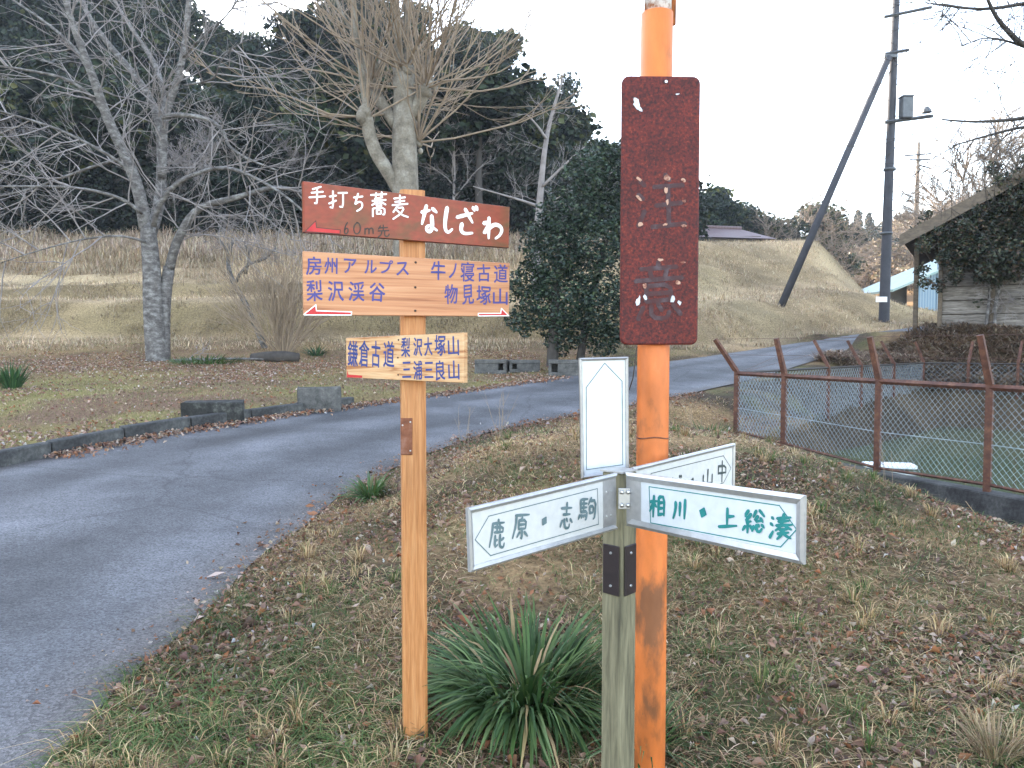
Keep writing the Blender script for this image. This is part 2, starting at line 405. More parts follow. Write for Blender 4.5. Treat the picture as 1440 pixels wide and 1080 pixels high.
def ground_material():
    m = bpy.data.materials.new('meadow ground'); m.use_nodes = True
    nt = m.node_tree; N = nt.nodes; L = nt.links; P = N['Principled BSDF']
    a = N.new('ShaderNodeAttribute'); a.attribute_name = 'col'
    tc = N.new('ShaderNodeTexCoord')
    n1 = N.new('ShaderNodeTexNoise'); n1.inputs['Scale'].default_value = 26; n1.inputs['Detail'].default_value = 9; n1.inputs['Roughness'].default_value = .75
    L.new(tc.outputs['Object'], n1.inputs['Vector'])
    rp = N.new('ShaderNodeValToRGB'); e = rp.color_ramp.elements
    e[0].position = .33; e[0].color = (.35, .33, .30, 1); e[1].position = .68; e[1].color = (1.75, 1.68, 1.5, 1)
    L.new(n1.outputs['Fac'], rp.inputs[0])
    mu = N.new('ShaderNodeMix'); mu.data_type = 'RGBA'; mu.blend_type = 'MULTIPLY'; mu.inputs[0].default_value = 1
    L.new(a.outputs['Color'], mu.inputs[6]); L.new(rp.outputs[0], mu.inputs[7]); L.new(mu.outputs[2], P.inputs['Base Color'])
    P.inputs['Roughness'].default_value = .95; P.inputs['Specular IOR Level'].default_value = .1
    b = N.new('ShaderNodeBump'); b.inputs['Strength'].default_value = .9; b.inputs['Distance'].default_value = .03
    L.new(n1.outputs['Fac'], b.inputs['Height']); L.new(b.outputs[0], P.inputs['Normal'])
    return m
def road_material():
    m = bpy.data.materials.new('worn asphalt'); m.use_nodes = True
    nt = m.node_tree; N = nt.nodes; L = nt.links; P = N['Principled BSDF']
    a = N.new('ShaderNodeAttribute'); a.attribute_name = 'col'
    tc = N.new('ShaderNodeTexCoord')
    n1 = N.new('ShaderNodeTexNoise'); n1.inputs['Scale'].default_value = 1.6; n1.inputs['Detail'].default_value = 7; n1.inputs['Roughness'].default_value = .6
    n2 = N.new('ShaderNodeTexVoronoi'); n2.inputs['Scale'].default_value = 120
    n3 = N.new('ShaderNodeTexNoise'); n3.inputs['Scale'].default_value = 160; n3.inputs['Detail'].default_value = 3
    vc = N.new('ShaderNodeTexVoronoi'); vc.feature = 'DISTANCE_TO_EDGE'; vc.inputs['Scale'].default_value = .33
    nd = N.new('ShaderNodeTexNoise'); nd.inputs['Scale'].default_value = 2.2; nd.inputs['Detail'].default_value = 5
    ad = N.new('ShaderNodeMix'); ad.data_type = 'VECTOR'; ad.inputs[0].default_value = .22
    for q in (n1, n2, n3, nd): L.new(tc.outputs['Object'], q.inputs['Vector'])
    L.new(tc.outputs['Object'], ad.inputs[4]); L.new(nd.outputs['Color'], ad.inputs[5]); L.new(ad.outputs[1], vc.inputs['Vector'])
    r1 = N.new('ShaderNodeMapRange'); r1.inputs[1].default_value = .3; r1.inputs[2].default_value = .7; r1.inputs[3].default_value = .60; r1.inputs[4].default_value = 1.32
    L.new(n1.outputs['Fac'], r1.inputs[0])
    r2 = N.new('ShaderNodeMapRange'); r2.inputs[1].default_value = 0; r2.inputs[2].default_value = 1; r2.inputs[3].default_value = .55; r2.inputs[4].default_value = 1.5
    sx = N.new('ShaderNodeSeparateColor'); L.new(n2.outputs['Color'], sx.inputs[0]); L.new(sx.outputs[0], r2.inputs[0])
    r3 = N.new('ShaderNodeMapRange'); r3.inputs[1].default_value = .0; r3.inputs[2].default_value = .006; r3.inputs[3].default_value = .72; r3.inputs[4].default_value = 1
    L.new(vc.outputs['Distance'], r3.inputs[0])
    def mul(x, y):
        q = N.new('ShaderNodeMath'); q.operation = 'MULTIPLY'; L.new(x, q.inputs[0]); L.new(y, q.inputs[1]); return q.outputs[0]
    f = mul(mul(r1.outputs[0], r2.outputs[0]), r3.outputs[0])
    mu = N.new('ShaderNodeMix'); mu.data_type = 'RGBA'; mu.blend_type = 'MULTIPLY'; mu.inputs[0].default_value = 1
    L.new(a.outputs['Color'], mu.inputs[6]); L.new(f, mu.inputs[7]); L.new(mu.outputs[2], P.inputs['Base Color'])
    P.inputs['Roughness'].default_value = .72; P.inputs['Specular IOR Level'].default_value = .35
    b = N.new('ShaderNodeBump'); b.inputs['Strength'].default_value = .7; b.inputs['Distance'].default_value = .008
    L.new(n2.outputs['Distance'], b.inputs['Height']); L.new(b.outputs[0], P.inputs['Normal'])
    return m
def water_material():
    m = bpy.data.materials.new('pond water'); m.use_nodes = True
    nt = m.node_tree; N = nt.nodes; L = nt.links; P = N['Principled BSDF']
    P.inputs['Base Color'].default_value = (.085, .110, .060, 1); P.inputs['Roughness'].default_value = .06
    n1 = N.new('ShaderNodeTexNoise'); n1.inputs['Scale'].default_value = 3; n1.inputs['Detail'].default_value = 3
    b = N.new('ShaderNodeBump'); b.inputs['Strength'].default_value = .12; b.inputs['Distance'].default_value = .02
    L.new(n1.outputs['Fac'], b.inputs['Height']); L.new(b.outputs[0], P.inputs['Normal'])
    return m

# ------------------------------------------------------------------ ground, road, water
def axis(parts):
    return np.unique(np.round(np.concatenate([np.arange(a, b, s) for a, b, s in parts]), 4))
def ground_color(x, y):
    n1 = fbm(x, y, 1.3, 71, 4); n2 = fbm(x, y, 0.45, 75, 3); n3 = fbm(x, y, 5.0, 77, 2)
    soil = np.array([.058, .044, .034]); tan = np.array([.26, .18, .105]); green = np.array([.095, .110, .045])
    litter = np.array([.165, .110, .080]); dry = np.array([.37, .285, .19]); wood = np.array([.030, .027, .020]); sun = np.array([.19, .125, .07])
    t = sm(n1 + .4 * n2, -.35, .45)[:, None]; g = sm(n2 - .6 * n1, -.1, .6)[:, None]
    c = soil * (1 - t) + tan * t
    c = c * (1 - .55 * g) + green * .55 * g
    left = (x < -1.2 + 0.35 * (y - 9)) & (y > 4) & (y < 21)
    moss = np.array([.20, .185, .075])
    cl = litter * (1 - t) + tan * .9 * t
    mo = sm(n1 + .5 * n3, -.4, .12)[:, None] * (1 - sm(y, 13.5, 16.5))[:, None]
    cl = cl * (1 - .75 * mo) + moss * .75 * mo
    c = np.where(left[:, None], cl, c)
    pi = (inpoly(x, y, PONDPOLY) | ((dline(x, y, PONDPOLY[1:4]) < 1.6) & (x > 4.5)))[:, None]
    c = np.where(pi, np.array([.075, .058, .042]) * (.7 + .6 * t), c)
    d = sm(y - front(x), -2.2, 1.2)[:, None]
    band = sm(n1 + n3, -.4, .5)[:, None]
    cd = dry * (.72 + .4 * band)
    olive = np.array([.235, .20, .125]); og = sm(n3 + .4 * n1, 0, .4)[:, None]
    cd = cd * (1 - .5 * og) + olive * .5 * og
    c = c * (1 - d) + cd * d
    far_ = sm(y, 16, 20)[:, None]
    c = c * (1 + far_ * (.55 * fbm(x, y * 2.2, 3.0, 201, 4) + .35 * vnoise(x, y * 2, .5, 205))[:, None].clip(-.6, .7))
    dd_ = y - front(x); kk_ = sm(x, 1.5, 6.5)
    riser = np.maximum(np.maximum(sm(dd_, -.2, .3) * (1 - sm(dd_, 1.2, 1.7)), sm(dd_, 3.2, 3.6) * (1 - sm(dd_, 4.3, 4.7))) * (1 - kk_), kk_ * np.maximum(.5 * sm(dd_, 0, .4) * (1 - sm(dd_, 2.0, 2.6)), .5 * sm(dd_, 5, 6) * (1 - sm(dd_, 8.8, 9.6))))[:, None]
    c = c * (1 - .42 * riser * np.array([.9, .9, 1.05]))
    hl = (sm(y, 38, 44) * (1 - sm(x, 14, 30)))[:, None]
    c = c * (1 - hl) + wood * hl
    fr = (sm(y, 70, 100) * sm(x, 14, 40))[:, None]
    c = c * (1 - fr) + sun * (.8 + .5 * band) * fr
    return c
xs = axis([(-400, -60, 20), (-60, -24, 2.5), (-24, -7, .3), (-7, 6.5, .07), (6.5, 16, .18), (16, 40, 1), (40, 120, 5), (120, 420, 20)])
ys = axis([(-60, -4, 6), (-4, 0.4, .4), (.4, 11, .07), (11, 18, .14), (18, 32, .22), (32, 60, 1.2), (60, 150, 4), (150, 620, 22)])
gx, gy = np.meshgrid(xs, ys)
gz = Z(gx.ravel(), gy.ravel())
nx, ny = len(xs), len(ys)
idx = np.arange(nx * ny).reshape(ny, nx)
F = np.stack([idx[:-1, :-1], idx[:-1, 1:], idx[1:, 1:], idx[1:, :-1]], -1).reshape(-1, 4)
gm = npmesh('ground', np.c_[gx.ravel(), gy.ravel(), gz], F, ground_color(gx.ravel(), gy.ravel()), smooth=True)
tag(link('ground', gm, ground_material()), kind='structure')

NC = 33
rc = []; rv = []
for j in range(NC):
    t = j / (NC - 1)
    p = RLs * (1 - t) + RRs * t
    rv.append(np.c_[p, base(p[:, 1]) + 0.012 + 0.03 * math.sin(math.pi * t) - 0.012 * (math.exp(-((t - .3) / .09) ** 2) + math.exp(-((t - .72) / .09) ** 2))])
    tt_ = t + .10 * fbm(RLs[:, 0], RLs[:, 1], 4.0, 65, 2)
    wear = (np.exp(-((tt_ - .30) / .12) ** 2) + .9 * np.exp(-((tt_ - .72) / .11) ** 2))[:, None]
    edge = sm(np.full(NR, abs(t - .5)), .40, .5)
    cc = np.array([.108, .110, .120]) * (1 - .46 * wear)
    cc = cc * (1 + .40 * fbm(p[:, 0], p[:, 1], 1.2, 61, 3))[:, None]
    cc = cc * (1 - .5 * edge[:, None]) + np.array([.085, .066, .050]) * .5 * edge[:, None]
    rc.append(cc)
rv = np.stack(rv, 1).reshape(-1, 3); rc = np.stack(rc, 1).reshape(-1, 3)
idx = np.arange(NR * NC).reshape(NR, NC)
F = np.stack([idx[:-1, :-1], idx[:-1, 1:], idx[1:, 1:], idx[1:, :-1]], -1).reshape(-1, 4)
tag(link('road', npmesh('road', rv, F, rc, smooth=True), road_material()), kind='structure')
wb = MB(); wb.add([(4.9, 2.4, .02), (2.95, 9.4, .02), (8.0, 15.1, .02), (12.5, 11.0, .02), (13, 2.2, .02)], [(0, 4, 3, 2, 1)])
tag(wb.build('water', water_material()), kind='structure')

# ------------------------------------------------------------------ vegetation builders (numpy)
def blades(P, h, wd, lean, head, C, rng, droop=0.3):
    """grass blades: 5 vertices, quad + tri written as two quads"""
    n = len(P)
    dx, dy = np.cos(head), np.sin(head)
    sx, sy = -dy * wd * .5, dx * wd * .5
    mid = P + np.c_[dx * lean * h * .35, dy * lean * h * .35, h * .6]
    tip = P + np.c_[dx * lean * h, dy * lean * h, h * (1 - droop * lean)]
    V = np.empty((n, 6, 3))
    off = np.c_[sx, sy, np.zeros(n)]
    V[:, 0] = P - off; V[:, 1] = P + off; V[:, 2] = mid + off * .8; V[:, 3] = mid - off * .8
    V[:, 4] = tip + off * .12; V[:, 5] = tip - off * .12
    b = np.arange(n)[:, None] * 6
    Fq = np.concatenate([b + np.array([0, 1, 2, 3]), b + np.array([3, 2, 4, 5])], 0)
    return V.reshape(-1, 3), Fq, np.repeat(C, 6, 0)
def leaves(P, size, rng, C, flat=0.0, aspect=0.55, fold=0.25):
    """folded leaf: 6 vertices, two quads"""
    n = len(P)
    a = rng.uniform(0, 2 * np.pi, n); e = rng.normal(0, 1, (n, 3)); e[:, 2] += flat * 3
    nrm = e / np.linalg.norm(e, axis=1)[:, None]
    t = np.c_[np.cos(a), np.sin(a), rng.normal(0, .5, n) * (1 - min(flat, .8))]
    u = t - nrm * np.sum(t * nrm, 1)[:, None]; u /= np.linalg.norm(u, axis=1)[:, None] + 1e-9
    v = np.cross(nrm, u)
    s = np.asarray(size)[:, None] * np.ones((n, 1)); wv = s * aspect
    k = nrm * s * fold * rng.uniform(-.2, 1, n)[:, None]
    V = np.empty((n, 6, 3))
    V[:, 0] = P - u * s * .5; V[:, 1] = P + v * wv * .5 + k; V[:, 2] = P + u * s * .5
    V[:, 3] = P - v * wv * .5 + k
    V[:, 4] = P + u * s * .12 + v * wv * .42 + k * .9; V[:, 5] = P + u * s * .12 - v * wv * .42 + k * .9
    b = np.arange(n)[:, None] * 6
    Fq = np.concatenate([b + np.array([0, 1, 4, 2]), b + np.array([0, 2, 5, 3])], 0)
    return V.reshape(-1, 3), Fq, np.repeat(C, 6, 0)
def pick(rng, n, cols, wts, var=.22):
    cols = np.array(cols); wts = np.array(wts, float)
    i = rng.choice(len(cols), n, p=wts / wts.sum())
    return cols[i] * rng.uniform(1 - var, 1 + var, (n, 1)) * rng.uniform(.93, 1.07, (n, 3))
def join(parts):
    V = []; F = []; C = []; n = 0
    for v, f, c in parts:
        V.append(v); F.append(f + n); C.append(c); n += len(v)
    return np.concatenate(V), np.concatenate(F), np.concatenate(C)
def wedge(rng, n, y0, y1, pw, pad=1.0, xc=0.0, k=.72):
    u = rng.uniform(0, 1, n)
    y = (y0 ** (1 - pw) + u * (y1 ** (1 - pw) - y0 ** (1 - pw))) ** (1 / (1 - pw)) if pw != 1 else y0 * (y1 / y0) ** u
    x = rng.uniform(-1, 1, n) * (k * y + pad) + xc
    return x, y
def offroad(x, y, tol=0.0):
    ins = inpoly(x, y, ROADPOLY)
    return ~ins & ~inpoly(x, y, PONDPOLY)
class Tree:
    """limbs and twigs gathered as tubes"""
    def __init__(s, seed): s.rng = np.random.default_rng(seed); s.tr = MB(); s.tw = MB()
    def limb(s, P, r0, r1, big=True, n=None):
        P = np.asarray(P, float); m = len(P)
        if m > 2:   # smooth the polyline
            t = np.linspace(0, m - 1, (m - 1) * 3 + 1); Q = np.stack([np.interp(t, np.arange(m), P[:, k]) for k in range(3)], 1)
            for _ in range(2): Q[1:-1] = .25 * Q[:-2] + .5 * Q[1:-1] + .25 * Q[2:]
            P = Q
        r = np.linspace(r0, r1, len(P))
        n = n or (12 if r0 > .12 else 8 if r0 > .04 else 5 if r0 > .015 else 3)
        (s.tr if big else s.tw).tube(P, r, n, cap=n > 3)
        return P
    def grow(s, p, d, L, r, lvl, up=.1, spread=.7, kids=4, wob=.18, rmin=.0035, shrink=(.4, .7)):
        rng = s.rng; p = np.asarray(p, float); d = np.asarray(d, float); d = d / np.linalg.norm(d)
        m = 5 if L > .8 else 4
        pts = [p]; dd = d.copy()
        for i in range(m):
            dd = dd + rng.normal(0, wob, 3) + np.array([0, 0, up * .3]); dd /= np.linalg.norm(dd)
            pts.append(pts[-1] + dd * L / m)
        pts = np.array(pts)
        s.tw.tube(pts, np.linspace(r, max(r * .35, rmin * .7), len(pts)), 5 if r > .02 else 4 if r > .009 else 3, cap=False)
        if lvl <= 0: return
        for k in range(kids):
            t = rng.uniform(.2, 1.0) * m; i = min(int(t), m - 1); q = pts[i] + (pts[i + 1] - pts[i]) * (t - i)
            tan = pts[i + 1] - pts[i]; tan /= np.linalg.norm(tan)
            sd = rng.normal(0, 1, 3); sd -= tan * (sd @ tan); sd /= np.linalg.norm(sd)
            s.grow(q, tan + sd * spread * rng.uniform(.6, 1.4), L * rng.uniform(*shrink), max(r * .55, rmin), lvl - 1, up, spread, kids, wob, rmin, shrink)
    def dress(s, P, n, L, r, lvl, **k):
        """side branches along a limb"""
        rng = s.rng
        for _ in range(n):
            t = rng.uniform(.12, 1) * (len(P) - 1); i = min(int(t), len(P) - 2)
            q = P[i] + (P[i + 1] - P[i]) * (t - i); tan = P[i + 1] - P[i]; tan = tan / np.linalg.norm(tan)
            sd = rng.normal(0, 1, 3); sd -= tan * (sd @ tan); sd /= np.linalg.norm(sd)
            s.grow(q, tan * .6 + sd, L * rng.uniform(.5, 1.2), r, lvl, **k)
def local(mb, o):
    mb.v = [(a - o[0], b - o[1], c - o[2]) for a, b, c in mb.v]; return mb

# ================================================================== SIGNS
# ---- brush strokes on a 100 x 100 grid, y up
_W = [[(10, 90), (20, 80)], [(6, 66), (16, 56)], [(6, 10), (20, 36)]]
ST = {
 '鹿': [[(50, 98), (54, 89)], [(22, 86), (84, 86)], [(24, 86), (22, 55), (10, 12)], [(32, 73), (78, 73), (76, 58)], [(44, 84), (44, 58)], [(60, 84), (60, 58)], [(32, 58), (77, 58)], [(36, 46), (36, 8), (50, 18)], [(36, 30), (50, 34)], [(62, 48), (62, 14), (70, 7), (84, 7), (86, 20)], [(82, 38), (62, 28)]],
 '原': [[(18, 90), (88, 90)], [(22, 90), (20, 55), (6, 10)], [(54, 84), (46, 74)], [(36, 72), (36, 42)], [(36, 72), (72, 72), (72, 42)], [(36, 57), (72, 57)], [(36, 42), (72, 42)], [(54, 42), (54, 6), (46, 12)], [(40, 32), (28, 14)], [(66, 32), (82, 14)]],
 '志': [[(16, 80), (84, 80)], [(50, 98), (50, 56)], [(28, 56), (72, 56)], [(22, 36), (12, 12)], [(36, 40), (38, 14), (48, 6), (66, 6), (70, 20)], [(48, 40), (56, 28)], [(74, 38), (88, 22)]],
 '駒': [[(12, 92), (12, 42)], [(12, 92), (48, 92)], [(12, 76), (44, 76)], [(12, 60), (44, 60)], [(28, 92), (28, 44)], [(12, 42), (47, 42), (45, 14), (36, 8)], [(8, 30), (3, 12)], [(17, 30), (17, 18)], [(26, 30), (28, 20)], [(34, 30), (38, 20)], [(66, 98), (52, 70)], [(60, 84), (93, 84), (91, 18), (80, 8)], [(60, 62), (60, 34)], [(60, 62), (78, 62), (78, 36)], [(60, 36), (78, 36)]],
 '相': [[(4, 72), (48, 72)], [(26, 98), (26, 2)], [(25, 70), (4, 30)], [(28, 62), (44, 44)], [(56, 88), (56, 6)], [(56, 88), (90, 88), (90, 6)], [(56, 64), (90, 64)], [(56, 39), (90, 39)], [(56, 12), (90, 12)]],
 '川': [[(20, 90), (20, 50), (6, 8)], [(50, 84), (50, 18)], [(82, 94), (82, 2)]],
 '上': [[(46, 96), (46, 10)], [(46, 56), (82, 56)], [(4, 8), (97, 8)]],
 '総': [[(26, 98), (10, 78), (26, 70)], [(38, 82), (10, 50), (40, 54)], [(26, 52), (26, 4)], [(14, 34), (5, 16)], [(36, 34), (44, 20)], [(60, 96), (48, 70)], [(72, 96), (94, 68)], [(68, 72), (54, 50), (86, 54)], [(78, 64), (90, 46)], [(52, 34), (45, 12)], [(62, 38), (64, 10), (80, 7), (88, 20)], [(70, 38), (76, 26)], [(86, 36), (96, 22)]],
 '湊': _W + [[(34, 84), (92, 84)], [(40, 70), (86, 70)], [(30, 56), (97, 56)], [(64, 98), (60, 70), (46, 48), (28, 36)], [(68, 56), (80, 44), (98, 36)], [(46, 38), (82, 38)], [(40, 24), (88, 24)], [(64, 38), (58, 18), (38, 2)], [(66, 24), (76, 12), (96, 2)]],
 '山': [[(50, 96), (50, 16)], [(14, 62), (14, 14), (88, 14)], [(88, 64), (88, 6)]],
 '中': [[(14, 76), (14, 38)], [(14, 76), (86, 76), (86, 40)], [(14, 42), (86, 42)], [(50, 99), (50, 0)]],
 'ビ': [[(18, 92), (20, 30), (28, 18), (80, 20)], [(22, 54), (72, 66)], [(78, 98), (84, 86)], [(92, 100), (98, 90)]],
 'な': [[(6, 76), (50, 81)], [(32, 97), (10, 34)], [(64, 85), (88, 68)], [(62, 62), (64, 20), (52, 4), (34, 8), (32, 22), (50, 28), (90, 6)]],
 'し': [[(44, 96), (34, 60), (32, 24), (48, 5), (74, 18)]],
 'ざ': [[(4, 70), (78, 80)], [(44, 97), (78, 46)], [(28, 46), (20, 22), (38, 6), (78, 8)], [(82, 102), (88, 88)], [(96, 103), (102, 91)]],
 'わ': [[(28, 96), (28, 2)], [(4, 70), (36, 74), (6, 30)], [(8, 30), (50, 64), (78, 58), (90, 36), (78, 12), (58, 2)]],
 '手': [[(72, 94), (24, 84)], [(18, 66), (82, 66)], [(4, 44), (96, 44)], [(50, 86), (50, 8), (34, 12)]],
 '打': [[(6, 70), (42, 72)], [(24, 96), (24, 8), (10, 14)], [(4, 34), (42, 48)], [(50, 84), (99, 84)], [(76, 84), (76, 8), (60, 14)]],
 'ち': [[(10, 76), (86, 78)], [(46, 97), (24, 40)], [(26, 40), (60, 54), (84, 38), (76, 14), (36, 2)]],
 '蕎': [[(6, 90), (94, 90)], [(34, 100), (34, 80)], [(66, 100), (66, 80)], [(72, 78), (28, 72)], [(12, 64), (90, 64)], [(50, 74), (42, 60), (12, 46)], [(54, 62), (90, 46)], [(38, 54), (38, 42)], [(38, 54), (64, 54), (64, 42)], [(38, 43), (64, 43)], [(18, 34), (18, 0)], [(18, 34), (84, 34), (84, 2), (74, 4)], [(38, 24), (38, 8)], [(38, 24), (64, 24), (64, 8)], [(38, 9), (64, 9)]],
 '麦': [[(18, 88), (82, 88)], [(24, 74), (76, 74)], [(6, 60), (94, 60)], [(50, 99), (50, 60)], [(42, 58), (12, 28)], [(40, 46), (76, 46), (54, 20), (12, 0)], [(34, 36), (60, 16), (96, 2)]],
 '先': [[(28, 92), (12, 66)], [(20, 76), (82, 76)], [(50, 99), (50, 52)], [(6, 52), (94, 52)], [(38, 52), (34, 24), (8, 2)], [(60, 52), (60, 14), (70, 7), (92, 8), (94, 24)]],
 '6': [[(72, 96), (34, 70), (14, 36), (22, 8), (54, 2), (82, 18), (78, 44), (48, 52), (18, 36)]],
 '0': [[(50, 97), (20, 80), (10, 46), (24, 10), (52, 2), (82, 18), (92, 54), (76, 88), (48, 97)]],
 'm': [[(10, 88), (10, 4)], [(10, 66), (28, 88), (48, 76), (48, 6)], [(48, 66), (70, 88), (90, 74), (90, 4)]],
 '注': _W + [[(58, 99), (68, 88)], [(38, 78), (96, 78)], [(42, 46), (90, 46)], [(34, 8), (99, 8)], [(66, 78), (66, 8)]],
 '意': [[(50, 99), (50, 88)], [(14, 86), (86, 86)], [(34, 82), (38, 70)], [(66, 82), (62, 70)], [(4, 68), (96, 68)], [(26, 58), (26, 32)], [(26, 58), (74, 58), (74, 32)], [(26, 45), (74, 45)], [(26, 32), (74, 32)], [(20, 22), (8, 2)], [(34, 24), (36, 4), (64, 2), (72, 14)], [(48, 26), (56, 14)], [(78, 24), (94, 6)]],
 '・': [[(46, 54), (54, 46)]],
}
CURVY = set('なしざわち60m')
class Plane:
    """an upright plane through (x, y) turned by yaw; pixels map to (u, v) on it, v is the height"""
    def __init__(s, x, y, yaw):
        s.p = np.array([x, y, 0.0]); s.yaw = yaw
        s.u = np.array([math.cos(yaw), math.sin(yaw), 0]); s.n = np.array([math.sin(yaw), -math.cos(yaw), 0])
    def uv(s, px, py):
        d = ray(px, py); t = ((s.p - CAM) @ s.n) / (d @ s.n); q = CAM + d * t
        return np.array([(q - s.p) @ s.u, q[2]])
def stroke(mb, pts, wd, y, curvy, taper=True):
    P = np.array(pts, float)
    if len(P) > 2:
        for _ in range(2 if curvy else 1):
            Q = [P[0]]
            for a, b in zip(P[:-1], P[1:]): Q += [a * .75 + b * .25, a * .25 + b * .75]
            Q.append(P[-1]); P = np.array(Q)
    else:
        P = np.array([P[0] * (1 - t) + P[1] * t for t in (0, .33, .67, 1)])
    n = len(P); T = np.gradient(P, axis=0); T /= np.linalg.norm(T, axis=1)[:, None] + 1e-9
    Nn = np.c_[-T[:, 1], T[:, 0]]
    t = np.linspace(0, 1, n)
    wt = wd * (np.interp(t, [0, .12, .6, 1], [.85, 1.1, .85, .55]) if taper else np.ones(n)) * .5
    A, B = P + Nn * wt[:, None], P - Nn * wt[:, None]
    st, en = P[0] - T[0] * wt[0] * .8, P[-1] + T[-1] * wt[-1] * .8
    vs = [(q[0], y, q[1]) for q in A] + [(q[0], y, q[1]) for q in B] + [(st[0], y, st[1]), (en[0], y, en[1])]
    fs = [(i, n + i, n + i + 1, i + 1) for i in range(n - 1)] + [(0, 2 * n, n), (n - 1, 2 * n - 1, 2 * n + 1)]
    mb.add(vs, fs)
_G = {}
def glyph(ch):
    if ch not in _G:
        c = bpy.data.curves.new('glyph', 'FONT'); c.body = ch; c.size = 1; c.resolution_u = 3
        o = bpy.data.objects.new('glyph', c); COL.objects.link(o)
        me = bpy.data.meshes.new_from_object(o)
        v = np.array([q.co[:2] for q in me.vertices]); f = [tuple(p.vertices) for p in me.polygons]
        bpy.data.objects.remove(o); bpy.data.curves.remove(c); bpy.data.meshes.remove(me)
        _G[ch] = ((v - v.min(0)) / (v.max(0) - v.min(0)), f)
    return _G[ch]
def letters(pl, o, y, items, wd=0.0, taper=True, rng=random.Random(4), slant=0.0, heavy=()):
    """items: (character, centre px, centre py, width px, height px); result is in the plane's frame relative to o = (u, v)"""
    mb = MB(); k = 0
    for ch, x, yy, w_, h_ in items:
        c = pl.uv(x, yy) - o
        ex = (pl.uv(x + w_ / 2, yy) - pl.uv(x - w_ / 2, yy)); ey = (pl.uv(x, yy - h_ / 2) - pl.uv(x, yy + h_ / 2))
        if wd:
            for st in ST[ch]:
                pts = []
                for a, b in st:
                    a = (a + rng.uniform(-1.5, 1.5)) / 100 - .5; b = (b + rng.uniform(-1.5, 1.5)) / 100 - .5
                    pts.append(c + ex * (a + slant * b) + ey * (b + .06 * a))
                ww = wd * (1.5 if ch in heavy else 1) * np.linalg.norm(ey) / max(h_, 1)
                stroke(mb, pts, ww * (3.0 if ch == '・' else 1), y - k * 2e-5, ch in CURVY, taper and ch != '・'); k += 1
        else:
            v, f = glyph(ch); ro = rng.uniform(-.05, .05)
            q = v - .5; q = np.c_[q[:, 0] - ro * q[:, 1], q[:, 1] + ro * q[:, 0]]
            q = q + .012 * np.c_[np.sin(7 * q[:, 1] + x), np.cos(6 * q[:, 0] + x)]
            q = c + q[:, :1] * ex + q[:, 1:] * ey
            mb.add([(a, y, b) for a, b in q], f)
    return mb
def fatten(mb, pl_y, dv):
    """a second coat a hair lower and to the side gives hand-painted letters their weight"""
    v0, f0 = list(mb.v), list(mb.f)
    for i, (du, dz) in enumerate(((dv, 0), (0, dv), (dv, dv))):
        n = len(mb.v); mb.v += [(a + du, b - 3e-5 * (i + 1), c + dz) for a, b, c in v0]
        mb.f += [tuple(n + j for j in q) for q in f0]; mb.mi += [0] * len(f0)
    return mb
def flatpoly(pl, o, y, pix):
    mb = MB(); mb.add([(*(lambda q: (q[0], y, q[1]))(pl.uv(*p) - o),) for p in pix], [tuple(range(len(pix)))]); return mb
def outline(pl, o, y, pix, wd):
    mb = MB(); Q = [pl.uv(*p) - o for p in pix]
    for i in range(len(Q)):
        a, b = Q[i], Q[(i + 1) % len(Q)]; d = (b - a) / np.linalg.norm(b - a); n = np.array([-d[1], d[0]]) * wd / 2; e = d * wd / 2
        yy = y - 2e-5 * i
        mb.add([(q[0], yy, q[1]) for q in (a - n - e, b - n + e, b + n + e, a + n - e)], [(0, 1, 2, 3)])
    return mb
def board(parent, base_loc, pl, corners, t, mats, name='board', back=0.0):
    """a board cut to four corner pixels; returns object and its centre (u, v). Front face at y = 0 of the plane, thickness behind."""
    C4 = [pl.uv(*c) for c in corners]; o = sum(C4) / 4
    mb = MB(); rel = [c - o for c in C4]
    b = .0025
    n = len(rel); ins = [r * (1 - b / (np.linalg.norm(r) + 1e-9) * 1.6) for r in rel]
    vs = [(r[0], 0, r[1]) for r in ins] + [(r[0], b, r[1]) for r in rel] + [(r[0], t, r[1]) for r in rel]
    fs = [(0, 3, 2, 1)[::-1], (8, 9, 10, 11)[::-1]]
    fs = [(3, 2, 1, 0), (8, 9, 10, 11)]
    for i in range(4):
        j = (i + 1) % 4; fs += [(i, j, 4 + j, 4 + i), (4 + i, 4 + j, 8 + j, 8 + i)]
    mb.add(vs, fs)
    wp = pl.p + pl.u * o[0] + np.array([0, 0, o[1]])
    ob = mb.build(name, mats, parent, loc=tuple(wp - np.array(base_loc)), rz=pl.yaw)
    return ob, o
def screwheads(pl, o, y, pix, r, mat, parent, name='screw'):
    for p in pix:
        c = pl.uv(*p) - o; mb = MB()
        mb.tube([(c[0], y, c[1]), (c[0], y - r * .5, c[1]), (c[0], y - r * .75, c[1])], [r, r * .9, r * .4], 10)
        mb.build(name, mat, parent, smooth=False)

